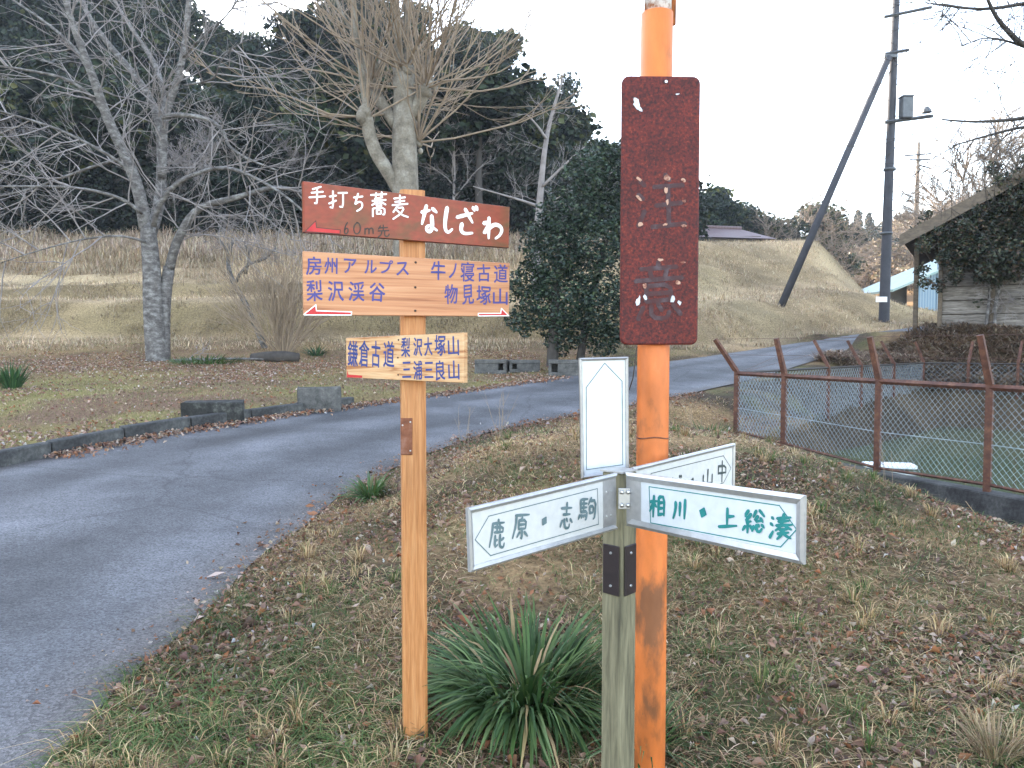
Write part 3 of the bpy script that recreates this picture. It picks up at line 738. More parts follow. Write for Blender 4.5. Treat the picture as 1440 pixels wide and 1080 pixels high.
# ---- wooden signpost with three boards
wy = 2.60; wx = (580.5 - 720) / FPX * wy
wz = Z1(wx, wy) - .02
B0 = (wx, wy, wz)
sp = empty('wooden_signpost', B0, 'tall new wooden post carrying three hand-painted wooden boards beside the road', 'signpost')
top = at(573, 270, wy)[2] - wz
pm = MB(); s_ = .040; ch = .009
ring = [(-s_ + ch, -s_), (s_ - ch, -s_), (s_, -s_ + ch), (s_, s_ - ch), (s_ - ch, s_), (-s_ + ch, s_), (-s_, s_ - ch), (-s_, -s_ + ch)]
yw = R(12)
ring = [(a * math.cos(yw) - b * math.sin(yw), a * math.sin(yw) + b * math.cos(yw)) for a, b in ring]
lvls = [-.25, 0, .5, 1.0, 1.5, top]
pm.add([(a, b, z) for z in lvls for a, b in ring], [(l * 8 + i, l * 8 + (i + 1) % 8, l * 8 + 8 + (i + 1) % 8, l * 8 + 8 + i) for l in range(len(lvls) - 1) for i in range(8)] + [tuple(range(40, 48))])
pm.build('post', M['new_wood'], sp)
fy = wy - .062
pl1 = Plane(wx + .0, fy - .020, R(24))
b1, o1 = board(sp, B0, pl1, [(426, 254.5), (717, 291), (716, 348.5), (427, 326)], .024, M['red_stain'])
b1['label'] = 'red-brown stained board with thick white lettering'
letters(pl1, o1, -.0009, [('手', 446, 275, 25, 28), ('打', 475, 281, 27, 27), ('ち', 504, 284, 17, 26), ('蕎', 532.5, 287, 25, 33), ('麦', 562, 291, 25, 33)], 2.5, False).build('lettering', M['white_paint'], b1)
letters(pl1, o1, -.0009, [('な', 604, 307.5, 26, 40), ('し', 630, 310, 24, 40), ('ざ', 656, 312, 29, 38), ('わ', 694, 320, 31, 32)], 5.6, True).build('lettering', M['white_paint'], b1)
letters(pl1, o1, -.0009, [('6', 487, 321, 8, 17), ('0', 502, 321, 12, 17), ('m', 519, 324.5, 14, 10), ('先', 539, 325, 18, 18)], 1.9, False).build('lettering', M['black_paint'], b1)
AR1 = [(429, 325.5), (444, 310.5), (445, 320), (478.5, 323.5), (478, 329), (429, 326.5)]
flatpoly(pl1, o1, -.0007, AR1).build('arrow', M['red_paint'], b1)
outline(pl1, o1, -.0010, AR1[:5], .0022).build('arrow_outline', M['black_paint'], b1)
pl2 = Plane(wx, fy - .018, R(20))
b2, o2 = board(sp, B0, pl2, [(426, 353), (717, 370), (716, 445), (427, 443)], .022, M['board_wood'])
b2['label'] = 'orange pine board with two rows of violet-blue lettering'
L2 = [('房', 441, 374, 21, 25), ('州', 465, 374, 18, 22), ('ア', 492, 374.5, 17, 20), ('ル', 521, 375.5, 17, 18), ('プ', 543, 375.5, 18, 18), ('ス', 565.5, 378, 17, 18), ('梨', 442, 409, 22, 29), ('沢', 472, 409.5, 22, 28), ('渓', 501, 410, 22, 27), ('谷', 530, 411, 22, 26),
      ('牛', 616, 381, 20, 26), ('ノ', 636.5, 381, 11, 20), ('寝', 657, 382.5, 19, 27), ('古', 680, 384, 18, 24), ('道', 704, 385, 19, 25), ('物', 634, 414, 18, 27), ('見', 657.5, 414.5, 16, 27), ('塚', 680, 415.5, 20, 26), ('山', 703, 417.5, 20, 22)]
fatten(letters(pl2, o2, -.0007, L2), 0, .0014).build('lettering', M['blue_paint'], b2)
for A_ in ([(427.5, 442), (444, 428.7), (445, 437), (494.5, 438.7), (494, 443.0), (428.5, 442.8)], [(672.5, 440.7), (704, 440.7), (705, 433.7), (715.3, 444.0), (672.5, 444.3)]):
    ar = flatpoly(pl2, o2, -.0007, A_).build('arrow', M['red_paint'], b2)
    outline(pl2, o2, -.0010, A_, .0030).build('arrow_outline', M['white_paint'], ar)
screwheads(pl2, o2, 0, [(584.5, 369), (584, 404), (584, 437)], .004, M['black_paint'], b2)
pl3 = Plane(wx, fy - .020, R(-24))
b3, o3 = board(sp, B0, pl3, [(486, 475.3), (652, 467.5), (652, 538.6), (486.7, 531)], .026, M['pale_board'])
b3['label'] = 'small pale pine board with navy lettering'
L3 = [('鎌', 496, 497.5, 14, 36), ('倉', 512, 497.5, 14, 37), ('古', 528.3, 498.3, 12, 36), ('道', 546.7, 498.3, 15, 36), ('梨', 570.3, 488.7, 12, 27), ('沢', 587.5, 488.3, 12, 25), ('大', 602, 487.5, 11, 25), ('塚', 618.7, 486, 15, 28), ('山', 637.5, 486.7, 15, 27), ('三', 571.7, 520, 12, 22), ('浦', 587.5, 520.8, 12, 26), ('三', 603, 520.3, 12, 22), ('良', 619, 521, 13, 28), ('山', 638, 520.8, 15, 27)]
fatten(letters(pl3, o3, -.0007, L3), 0, .0014).build('lettering', M['navy_paint'], b3)
flatpoly(pl3, o3, -.0007, [(487.8, 530), (488.7, 520.2), (490, 526.7), (509.7, 528), (509.3, 531.2), (487.8, 530.7)]).build('arrow', M['red_paint'], b3)
screwheads(pl3, o3, 0, [(560.5, 478), (559.5, 503), (560, 527)], .003, M['black_paint'], b3)
plb = Plane(wx, wy - .046, yw)
bk, ob_ = board(sp, B0, plb, [(563.5, 588), (580, 588), (580, 640), (563.5, 640)], .004, M['rust_bracket'], 'bracket')
screwheads(plb, ob_, 0, [(577, 593.5), (566, 598), (577, 634)], .003, M['screw'], bk)

# ---- four-way direction sign of aluminium plates
gx0, gy0 = (874 - 720) / FPX * 2.0, 2.0
cpx, cpy = gx0 + .004, gy0 + .050
gz0 = Z1(cpx, cpy)
G0 = (cpx, cpy, gz0 - .02)
ds = empty('direction_signpost', G0, 'short weathered grey wooden post with framed white direction plates at its top', 'signpost')
hz = at(865, 662, cpy)[2] - G0[2]
pm = MB(); pm.box((0, 0, hz / 2 - .15), (.066, .066, hz + .3), R(47), bev=.004)
pm.build('post', M['grey_wood'], ds)
cp = MB(); cp.box((-.002, -.002, hz + .002), (.072, .070, .004), R(47)); cp.build('post_cap', M['alu'], ds)
def framed(pl, corners, name, label, inner, line, lw, line_mat, items, wd, ink, screws, dep=.008, fw=.012, open_side=None, strip=None):
    C4 = [pl.uv(*c) for c in corners]; o = sum(C4) / 4; rel = [c - o for c in C4]
    wp = pl.p + pl.u * o[0] + np.array([0, 0, o[1]])
    mb = MB(); vs = [(r[0] * .995, dep * .5, r[1] * .99) for r in rel] + [(r[0] * .995, dep * .5 + .003, r[1] * .99) for r in rel]
    mb.add(vs, [(3, 2, 1, 0), (4, 5, 6, 7)] + [(i, (i + 1) % 4, 4 + (i + 1) % 4, 4 + i) for i in range(4)])
    pn = mb.build(name, inner, ds, loc=tuple(wp - np.array(G0)), rz=pl.yaw); pn['label'] = label
    # mitred channel frame
    inn = []
    for i in range(4):
        a, b, c = rel[i - 1], rel[i], rel[(i + 1) % 4]
        d1 = (b - a) / np.linalg.norm(b - a); d2 = (c - b) / np.linalg.norm(c - b)
        n1 = np.array([d1[1], -d1[0]]); n2 = np.array([d2[1], -d2[0]])
        A_ = np.array([n1, n2]); q = np.linalg.solve(A_, np.array([fw + n1 @ b, fw + n2 @ b])); inn.append(q)
    for i in range(4):
        if i == open_side: continue
        j = (i + 1) % 4; fm = MB()
        P4 = [rel[i], rel[j], inn[j], inn[i]]
        g = .0006 * (rel[j] - rel[i]) / np.linalg.norm(rel[j] - rel[i])
        P4 = [P4[0] + g, P4[1] - g, P4[2] - g, P4[3] + g]
        mid = [(P4[0] * .6 + P4[3] * .4), (P4[1] * .6 + P4[2] * .4)]
        vs = [(q[0], dep, q[1]) for q in P4[:2]] + [(q[0], 0, q[1]) for q in P4[:2]] + [(q[0], -.003, q[1]) for q in mid[::-1]] + [(q[0], 0.0005, q[1]) for q in P4[2:]] + [(q[0], dep * .5, q[1]) for q in P4[2:]]
        fm.add(vs, [(0, 1, 3, 2), (2, 3, 4, 5), (5, 4, 6, 7), (7, 6, 8, 9), (0, 2, 5, 7, 9), (1, 8, 6, 4, 3)])
        fm.build('frame', M['alu'], pn)
    y = dep * .5
    if line: outline(pl, o, y - .0006, line, lw).build('arrow_outline', line_mat, pn)
    if items: letters(pl, o, y - .0010, items, wd, True, slant=.06).build('lettering', ink, pn)
    if strip:
        sm_ = MB(); Q = [pl.uv(*q) - o for q in strip]; sm_.add([(q[0], y - .0010, q[1]) for q in Q] + [(q[0], y - .0001, q[1]) for q in Q], [(0, 1, 2, 3), (0, 4, 5, 1), (1, 5, 6, 2), (2, 6, 7, 3), (3, 7, 4, 0)]); sm_.build('mounting_strip', M['alu'], pn)
    if screws: screwheads(pl, o, y, screws, .0035, M['screw'], pn)
    return pn, o
# left arm: runs from the post towards the viewer's left
a0 = at(868, 700, 2.0); a1 = at(660, 760, 1.62)
plL = Plane(a0[0], a0[1], math.atan2(a0[1] - a1[1], a0[0] - a1[0]))
framed(plL, [(658, 715), (868.4, 665.3), (869, 743.8), (661.7, 805)], 'sign_panel', 'white plate pointing left with grey-green lettering', M['panel_cream'],
       [(669.8, 759.5), (688.8, 726.3), (841.7, 687.3), (843.1, 737.5), (691.5, 781.7)], .0022, M['grey_ink'],
       [('鹿', 701.4, 752, 27, 44), ('原', 734.8, 741, 27, 40), ('・', 766.8, 733, 12, 12), ('志', 798, 725.8, 22, 38), ('駒', 827.8, 716.7, 26, 35)], 4.6, M['grey_ink'],
       [(854, 692.5), (860.5, 691), (854, 726.5), (860.5, 725)], fw=.012, open_side=1, strip=[(849.5, 672), (867.5, 667.5), (868, 742), (850, 747)])
a0 = at(880, 700, 2.0); a1 = at(1131, 745, 1.60)
plR = Plane(a0[0], a0[1], math.atan2(a1[1] - a0[1], a1[0] - a0[0]))
framed(plR, [(878.8, 664), (1131.5, 697.2), (1130.5, 794.4), (879.7, 739)], 'sign_panel', 'white plate pointing right with teal lettering', M['plate'],
       [(911.4, 684.6), (1094.6, 711.2), (1118.9, 744.9), (1096.5, 769.5), (913.7, 735.5)], .0024, M['teal_ink'],
       [('相', 923.5, 711.8, 23, 32), ('川', 955, 716.7, 21, 29), ('・', 987.2, 721, 14, 14), ('上', 1022.6, 728.3, 28, 28), ('総', 1058.6, 734, 33, 34), ('湊', 1096.5, 741, 33, 36)], 5.2, M['teal_ink'], None, fw=.019, open_side=3, strip=[(879.5, 666), (900, 669), (900, 741), (880, 737)])
a0 = at(890, 700, 2.07); a1 = at(1034, 650, 2.52)
plB = Plane(a0[0], a0[1], math.atan2(a1[1] - a0[1], a1[0] - a0[0]))
framed(plB, [(890, 658), (1034, 623.3), (1033, 688), (890, 733)], 'sign_panel', 'white plate pointing back behind the orange pole', M['panel_cream'],
       [(917, 666), (1018.7, 641), (1029.4, 658.3), (1019, 679), (917, 719)], .0022, M['black_ink'],
       [('中', 1016.8, 663, 15, 30), ('山', 996.4, 671, 17, 24), ('・', 975, 677, 10, 10), ('ビ', 952, 684, 16, 30)], 3.6, M['black_ink'], None, fw=.011, open_side=3)
a0 = at(850, 590, 2.13)
plV = Plane(a0[0], a0[1], R(14))
framed(plV, [(814.8, 503.5), (883.8, 501.7), (884.5, 664), (818.0, 673)], 'sign_panel', 'blank white plate turned upright above the post', M['plate'],
       [(851, 510.7), (875.5, 536), (876.5, 653.7), (825.3, 660.8), (825, 545)], .0022, M['grey_ink'], None, 0, None, None, fw=.008)
# angle bracket with four domed bolts at the front corner, and the two dark plates below
cx_, cy_ = gx0 - cpx, gy0 - cpy
br = MB(); zc = at(879, 702, 1.985)[2] - G0[2]
br.box((cx_ + .010, cy_ - .006, zc), (.034, .004, .054), R(4), bev=.001)
bro = br.build('bracket', M['alu'], ds)
for bx_, bz_ in ((-.008, .017), (.008, .017), (-.008, -.017), (.008, -.017)):
    b_ = MB(); b_.tube([(cx_ + .010 + bx_, cy_ - .008, zc + bz_), (cx_ + .010 + bx_, cy_ - .011, zc + bz_), (cx_ + .010 + bx_, cy_ - .0135, zc + bz_)], [.0065, .0058, .003], 12)
    b_.build('bolt', M['screw'], bro, smooth=True)
zd = at(868, 805, 2.0)[2] - G0[2]
for sgn, off in ((-1, 0), (1, 0)):
    ang = R(47) if sgn > 0 else R(47 - 90)
    d_ = MB(); nx_, ny_ = (math.sin(ang), -math.cos(ang))
    cx2, cy2 = nx_ * .036, ny_ * .036
    d_.box((cx2, cy2, zd), (.052, .004, .132), ang, bev=.0018)
    db_ = d_.build('dark_bracket', M['brown_metal'], ds)
    for vz in (.045, -.042):
        b_ = MB(); q0 = (cx2 + nx_ * .002, cy2 + ny_ * .002, zd + vz); q1 = (cx2 + nx_ * .0045, cy2 + ny_ * .0045, zd + vz)
        b_.tube([q0, q1], [.004, .003], 10); b_.build('screw', M['screw'], db_)

# ---- orange pole with the rusted warning plate
ox, oy = (918 - 720) / FPX * 2.36, 2.36
oz = Z1(ox, oy)
O0 = (ox, oy, oz - .02)
op = empty('orange_pole', O0, 'thick orange painted steel pole with a rust-red vertical plate bolted to it', 'sign pole')
orr = .0478
ztop = at(926, 20, oy)[2] - O0[2]
pm = MB(); pm.tube([(0, 0, -.3), (0, 0, .5), (0.001, 0, 1.2), (.004, 0, ztop)], [orr, orr, orr, orr * .985], 32); pm.build('shaft', M['orange'], op, smooth=True)
pm = MB(); pm.tube([(.006, .002, ztop - .01), (.008, .002, ztop + .35)], [orr * .84, orr * .84], 28); t_ = pm.build('upper_tube', M['chalk_paint'], op, smooth=True)
pm = MB(); pm.tube([(.010 + orr * .8, .002, ztop - .03), (.012 + orr * .8, .002, ztop + .35)], [.012, .012], 10); pm.build('clamp_strap', M['orange'], op, smooth=True)
zw = at(915, 614, oy)[2] - O0[2]; pm = MB(); aw = np.linspace(0, 2 * math.pi, 40)
pm.tube([(math.cos(a) * orr, math.sin(a) * orr, zw + .003 * math.sin(3 * a)) for a in aw], .0024, 6, cap=False); pm.build('weld_seam', M['rust_bracket'], op, smooth=True)
plW = Plane(ox, oy - orr - .016, R(1.5))
C4 = [plW.uv(*q) for q in [(873.5, 107), (983.5, 107.5), (982, 485), (873, 485)]]
W_ = .5 * (C4[1][0] - C4[0][0] + C4[2][0] - C4[3][0]); H_ = C4[0][1] - C4[3][1]; oW = sum(C4) / 4
poly = []
rr_ = .021
for (sx, sz), a0_ in zip(((1, -1), (1, 1), (-1, 1), (-1, -1)), (-90, 0, 90, 180)):
    for k in range(7):
        a_ = R(a0_ + 15 * k); poly.append((sx * (W_ / 2 - rr_) + rr_ * math.cos(a_), sz * (H_ / 2 - rr_) + rr_ * math.sin(a_)))
rp_ = MB(); n_ = len(poly); e_ = .004
inn_ = [(u * (1 - e_ * 2 / W_), v * (1 - e_ * 2 / H_)) for u, v in poly]
rp_.add([(u, -.003, v) for u, v in inn_] + [(u, 0, v) for u, v in poly] + [(u, .010, v) for u, v in poly],
        [tuple(range(n_)), tuple(range(3 * n_ - 1, 2 * n_ - 1, -1))] + [(i, n_ + i, n_ + (i + 1) % n_, (i + 1) % n_) for i in range(n_)] + [(n_ + i, 2 * n_ + i, 2 * n_ + (i + 1) % n_, n_ + (i + 1) % n_) for i in range(n_)])
wp = plW.p + plW.u * oW[0] + np.array([0, 0, oW[1]])
wpl = rp_.build('warning_plate', M['rust_plate'], op, loc=tuple(wp - np.array(O0)), rz=plW.yaw)
letters(plW, oW, -.0040, [('注', 928, 285, 72, 78), ('意', 926, 408, 72, 84)], 6.5, False).build('ghost_lettering', M['ghost'], wpl)
rng = np.random.default_rng(12)
fl = MB()
def flakeat(px, py, w_, h_, rot, n=9):
    c = plW.uv(px, py) - oW; sc = 2.29 / FPX; P_ = []
    for k in range(n):
        a_ = 2 * math.pi * k / n; r_ = rng.uniform(.6, 1.15)
        u, v = math.cos(a_) * w_ * .43 * r_, math.sin(a_) * h_ * .43 * r_
        P_.append((c[0] + (u * math.cos(rot) - v * math.sin(rot)) * sc, -.0048 - .00004 * len(fl.f), c[1] + (u * math.sin(rot) + v * math.cos(rot)) * sc))
    fl.add(P_, [tuple(range(n))])
for q in [(898, 252, 13, 6, -.7), (937, 250, 12, 12, 0), (961, 254, 9, 6, -.3), (898, 279, 13, 6, -.7), (961, 283, 8, 5, 0), (900, 316, 9, 8, .5), (961, 318, 10, 5, 0), (935, 316, 8, 5, .4), (928, 366, 10, 6, 0), (960, 369, 9, 4, 0), (906, 402, 9, 9, .3), (952, 398, 10, 9, -.4), (936, 268, 6, 12, 0), (938, 285, 5, 14, .1)]:
    flakeat(*q)
fl.build('paint_flakes', M['flake'], wpl)
fl = MB()
for q in [(895.5, 147, 12, 20, .5, 11), (893, 141, 8, 10, .2), (900, 154, 7, 10, .6), (952, 133, 9, 3, .1), (897, 424, 8, 20, -.3, 11), (907, 418, 6, 12, .3), (945, 420, 8, 16, -.2), (955, 426, 6, 9, .4)]:
    flakeat(*q)
fl.build('bare_patches', M['bare'], wpl)
nb = MB(); c_ = plW.uv(936, 116) - oW; nb.tube([(c_[0], -.003, c_[1]), (c_[0], -.009, c_[1])], [.006, .004], 10); nb.build('bolt', M['screw'], wpl)
cb = MB(); cb.tube([tuple(at(896, 488, 2.30) - np.array(O0)), tuple(at(893, 510, 2.29) - np.array(O0)), tuple(at(890, 532, 2.29) - np.array(O0)), tuple(at(885, 548, 2.31) - np.array(O0))], .0016, 6)
cb.build('loose_cable', M['black_paint'], op)

# ================================================================== ROADSIDE: kerb, blocks
kline = RLs[(RLs[:, 1] > 4.3) & (RLs[:, 1] < 11.2)]
seg = np.hypot(*np.diff(kline, axis=0).T); ks = np.r_[0, np.cumsum(seg)]
kl = .80; nk = int(ks[-1] / kl); rk = random.Random(3)
for i in range(nk):
    s0, s1 = i * kl + .008, (i + 1) * kl - .008
    p0 = np.array([np.interp(s0, ks, kline[:, k]) for k in (0, 1)]); p1 = np.array([np.interp(s1, ks, kline[:, k]) for k in (0, 1)])
    c = (p0 + p1) / 2; d = p1 - p0; nn = np.array([-d[1], d[0]]) / np.linalg.norm(d); c = c + nn * .05
    mb = MB(); mb.box((0, 0, 0), (np.linalg.norm(d), .12, .24), bev=.012)
    o = mb.build('kerb_stone', M['kerbstone'], loc=(c[0], c[1], float(base(c[1])) + +.035 + rk.uniform(-.008, .008) - .025 * max(0, (i - 5)) * .3), rz=math.atan2(d[1], d[0]) + rk.uniform(-.01, .01))
    o.rotation_euler[1] = -math.atan(.065) * math.sin(math.atan2(d[1], d[0])) * .9
    tag(o, 'low grey concrete kerb stone edging the grass verge left of the road', 'kerb stone', 'kerb stones along the left road edge')
def block(px0, px1, pyb, h, dep, mat, name, label, cat, rz=0.0, Y=None):
    x0, Y0 = solve((px0 + px1) / 2, pyb); Y0 = Y or Y0
    wd = (px1 - px0) / FPX * Y0; p = at((px0 + px1) / 2, pyb, Y0)
    mb = MB(); mb.box((0, 0, 0), (wd, dep, h), bev=.015)
    rg = random.Random(int(px0)); mb.v = [(a + rg.uniform(-.012, .012), b + rg.uniform(-.012, .012), c + rg.uniform(-.012, .012)) for a, b, c in mb.v]
    o = mb.build(name, mat, loc=(p[0], Y0 + .02, p[2] + h / 2 - .0), rz=rz)
    return tag(o, label, cat)
block(259, 341, 597, .27, .30, M['dark_block'], 'concrete_block', 'blackened mossy concrete block lying on the kerb', 'concrete block', R(14))
block(419, 479, 580, .33, .28, M['pale_concrete'], 'concrete_block', 'plain pale grey concrete block at the far end of the kerb', 'concrete block', R(14))
def gutter(px0, px1, pyb, h, label, hole, rz=0.0):
    """a U-shaped gutter block lying on its side, its channel seen end on"""
    _, Y0 = solve((px0 + px1) / 2, pyb); wd = (px1 - px0) / FPX * Y0; p = at((px0 + px1) / 2, pyb, Y0); t = .07
    mb = MB()
    mb.box((0, .22, h - t / 2), (wd, .44, t), bev=.008); mb.box((0, .22, t / 2), (wd, .44, t), bev=.008)
    if hole < 0: mb.box((wd * .12, .22, h / 2), (wd * .74, .43, h - 2 * t - .002))
    else: mb.box((-wd * .12, .22, h / 2), (wd * .74, .43, h - 2 * t - .002))
    mb.box((0, .36, h / 2), (wd * .985, .14, h - 2 * t - .004))
    mb.box(((wd / 2 - .03) * (1 if hole > 0 else -1), .22, h / 2), (.055, .436, h - 2 * t - .006))
    o = mb.build('gutter_block', M['pale_concrete'], loc=(p[0], p[1], p[2]), rz=rz)
    return tag(o, label, 'gutter block')
gutter(667, 712, 526, .27, 'leftmost hollow concrete gutter block under the dark bush, partly hidden by signs', 1, R(-4))
gutter(716, 760, 524, .24, 'middle grey concrete gutter block tilted among leaves by the bush trunk', -1, R(8))
gutter(771, 824, 529, .30, 'rightmost concrete gutter block with a dark square opening beside the bush trunk', -1, R(-3))

# ================================================================== POND FENCE
def anglepost(p, zb, zr, lean, arm, r, mat, parent, o):
    mb = MB(); h = zr - zb
    tip = np.array([p[0] + lean[0] * arm, p[1] + lean[1] * arm, zr + arm * 1.15])
    P_ = [(p[0], p[1], zb - .25), (p[0], p[1], zr + .02), (p[0] + lean[0] * .03, p[1] + lean[1] * .03, zr + .05), tuple(tip)]
    mb.tube(P_, [r, r, r, r * .85], 4, cap=True)
    local(mb, o); mb.build('fence_post', mat, parent)
    return tip
def chain(mb, p0, p1, z0, z1, pitch, r):
    p0, p1 = np.array(p0), np.array(p1); L_ = np.linalg.norm(p1 - p0); u = (p1 - p0) / L_; nn = np.array([-u[1], u[0]])
    z0a, z0b = z0 if isinstance(z0, tuple) else (z0, z0)
    H = z1 - min(z0a, z0b)
    k = -H
    while k < L_:
        for sgn in (1, -1):
            a, b = k, k + H          # along at bottom .. top
            za, zb = (z1 - H, z1) if sgn > 0 else (z1, z1 - H)
            s0, s1 = max(a, 0), min(b, L_)
            if s1 - s0 < .02: continue
            f = lambda s_: za + (zb - za) * (s_ - a) / H
            zc = lambda s_: z0a + (z0b - z0a) * s_ / L_
            S = np.linspace(s0, s1, 12); P_ = []
            for s_ in S:
                if f(s_) >= zc(s_): P_.append((*(p0 + u * s_ + nn * r * sgn * 1.2), f(s_)))
            if len(P_) > 1: mb.tube([P_[0], P_[-1]], r, 3, cap=False)
        k += pitch
def seg_fence(name, label, pts, zbs, zr, lean, mats, o, prad, railr, rail_name='top_rail', chain_pitch=.062, wire_r=.0021, extra=True, bottom=None, shared=False):
    e = empty(name, o, label, 'fence')
    tips = [anglepost(p, zb, zr, ln, .36, prad, mats[0], e, o) if i or not shared else np.array([p[0], p[1], zr]) for i, (p, zb, ln) in enumerate(zip(pts, zbs, lean))]
    mb = MB()
    for a, b in zip(pts[:-1], pts[1:]):
        mb.tube([(a[0], a[1], zr), (b[0], b[1], zr)], railr, 4)
    local(mb, o); mb.build(rail_name, mats[1], e)
    mb = MB()
    for i, (a, b) in enumerate(zip(pts[:-1], pts[1:])):
        q = .006 * (1 if i % 2 else -1)
        chain(mb, (a[0] - .012 * 0, a[1]), (b[0], b[1]), (zbs[i] + .02, zbs[i + 1] + .02), zr - .015, chain_pitch, wire_r)
    local(mb, o); mb.build('wire_mesh', M['wire'], e)
    if extra:
        mb = MB()
        zm = [(zb + zr) / 2 - .05 for zb in zbs]
        mb.tube([(p[0], p[1], z) for p, z in zip(pts, zm)], .0035, 4); local(mb, o); mb.build('middle_wire', M['wire'], e)
    for f_ in (.55, 1.0):
        mb = MB(); mb.tube([tuple(np.array([p[0], p[1], zr]) * (1 - f_) + t * f_) for p, t in zip(pts, tips)], .0022, 3); local(mb, o); mb.build('barbed_wire', mats[2], e)
    if bottom:
        mb = MB(); mb.tube([(p[0], p[1], zb + .035) for p, zb in zip(pts, zbs)], .014, 4); local(mb, o); mb.build('bottom_rail', mats[0], e)
    return e
nl = np.array([-1, -.32]); nl /= np.linalg.norm(nl)
nY = []
for px in (1036.5, 1103.5, 1236.5, 1393):
    u_ = (px - 720) / FPX; nY.append(5.77 / (u_ + .32))
nY += [nY[-1] - 1.05, nY[-1] - 2.1]
npts = [(nearfence(Y), Y) for Y in nY]
nzb = [float(np.interp(Y, [2, 4, 5.9, 6.4, 7.3, 8.6, 9.7], [.30, .34, .37, .37, .33, .40, .45])) for Y in nY]
lean = [nl * .35 + np.array([-.42, .1])] + [nl * .32] * 5
seg_fence('pond_fence', 'rusty brown chain link fence on the near side of the pond', npts, nzb, RAILZ, lean,
          (M['fence_rust'], M['fence_rust'], M['fence_rust']), (npts[2][0], npts[2][1], .3), .036, .026, bottom=True)
A_, K_ = np.array(npts[0]), np.array(PK)
bx_pix = [1165, 1211, 1257]
bp = [tuple(A_)]
for px in bx_pix:
    u_ = (px - 720) / FPX; t = (u_ * A_[1] - A_[0]) / ((K_ - A_)[0] - u_ * (K_ - A_)[1]); bp.append(tuple(A_ + (K_ - A_) * t))
bp.append(tuple(K_))
for px in (1362, 1432, 1510):
    u_ = (px - 720) / FPX; D_ = np.array(PM) - K_; t = (u_ * K_[1] - K_[0]) / (D_[0] - u_ * D_[1]); bp.append(tuple(K_ + D_ * t))
bp[0] = tuple(np.array(bp[0]) + np.array([.05, .05]))
bn = np.array([-.73, .69])
bl = [bn * .02] + [bn * .62] * 3 + [np.array([-.32, .3])] + [np.array([.42, .4])] * 3
bzb = [Z1(*p) - .05 for p in bp]; bzb = [min(z, .80) for z in bzb]
seg_fence('pond_fence', 'dark railed chain link fence on the far side of the pond', bp, bzb, RAILZ + .01, bl,
          (M['fence_rust'], M['fence_dark'], M['fence_rust']), (K_[0], K_[1], .8), .032, .016, wire_r=.0026, chain_pitch=.10, extra=False, shared=True)
# concrete curb under the near fence
mb = MB(); P_ = [(nearfence(Y), Y) for Y in np.arange(2.0, 8.21, .3)]; nn = np.array([.952, .305])
vs = []; fs = []
for i, p in enumerate(P_):
    p = np.array(p); zt = float(np.interp(p[1], [2, 5.9, 7.3, 8.2], [.355, .355, .33, .33]))
    for off, z in ((-.07, -.4), (-.07, zt - .01), (-.06, zt), (.10, zt), (.11, zt - .01), (.11, -.6)):
        q = p + nn * off; vs.append((q[0], q[1], z))
for i in range(len(P_) - 1):
    for k in range(5): fs.append((i * 6 + k, i * 6 + k + 1, i * 6 + 7 + k, i * 6 + 6 + k))
mb.add(vs, fs)
tag(mb.build('pond_curb', M['kerbstone']), 'dark low concrete curb below the rusty fence', 'curb')
# white foam board drifting at the pond edge
p = at(1250, 655, 9.5); mb = MB(); mb.box((0, 0, 0), (.58, .26, .05), R(-12), bev=.012)
tag(mb.build('foam_board', M['white_plastic'], loc=(p[0], 9.5, .055)), 'white plastic foam board floating by the pond curb', 'foam board')

# ================================================================== UTILITY POLES
pY = 25.5; pb = at(1243, 453, pY); pz = Z1(pb[0], pY)
PO = (pb[0], pY, pz - .1)
up = empty('utility_pole', PO, 'tall dark concrete utility pole with a box and lamp arm beside the far road', 'utility pole')
def rel(px, py, Y, o): return tuple(at(px, py, Y) - np.array(o))
q_t = rel(1263, -60, pY, PO)
mb = MB(); mb.tube([(0, 0, -.5), (0, 0, 0), rel(1248, 300, pY, PO), rel(1256, 100, pY, PO), q_t], [.175, .165, .145, .12, .10], 16); mb.build('shaft', M['pole_concrete'], up, smooth=True)
def arm(pa, pb_, r=.05): 
    mb = MB(); mb.tube([rel(*pa, pY - .16, PO), rel(*pb_, pY - .16, PO)], r, 4); return mb.build('crossarm', M['galv'], up)
arm((1243, 24), (1310, 10)); arm((1244, 76), (1278, 70)); arm((1244, 172), (1312, 163), .06)
mb = MB(); a_ = at(1274, 152, pY - .2) - np.array(PO); mb.box(tuple(a_), (.34, .30, .66), bev=.02); tb = mb.build('transformer_box', M['galv'], up)
mb = MB(); mb.box((a_[0], a_[1], a_[2] + .35), (.38, .34, .04), bev=.01); mb.build('box_lid', M['galv'], tb)
for px, py in ((1303, 158), (1305, 152)):
    pass
mb = MB(); l_ = at(1303, 157, pY - .16) - np.array(PO); mb.tube([tuple(l_ + np.array([0, 0, .16])), tuple(l_ + np.array([0, 0, .05])), tuple(l_ - np.array([0, 0, .03]))], [.05, .14, .16], 12); mb.build('lamp_head', M['galv'], up)
for px, py in ((1246, 12), (1280, 8), (1305, 3)):
    mb = MB(); l_ = at(px, py, pY - .16) - np.array(PO); mb.tube([tuple(l_ + np.array([0, 0, s])) for s in (-.02, .06, .07, .13, .14, .2)], [.03, .05, .07, .05, .07, .03], 10); mb.build('insulator', M['white_plastic'], up)
mb = MB(); l_ = at(1240, 421, pY - .22) - np.array(PO); mb.box(tuple(l_ + np.array([0, .02, 0])), (.36, .02, .17), bev=.004); mb.build('number_plate', M['white_plastic'], up)
mb = MB()
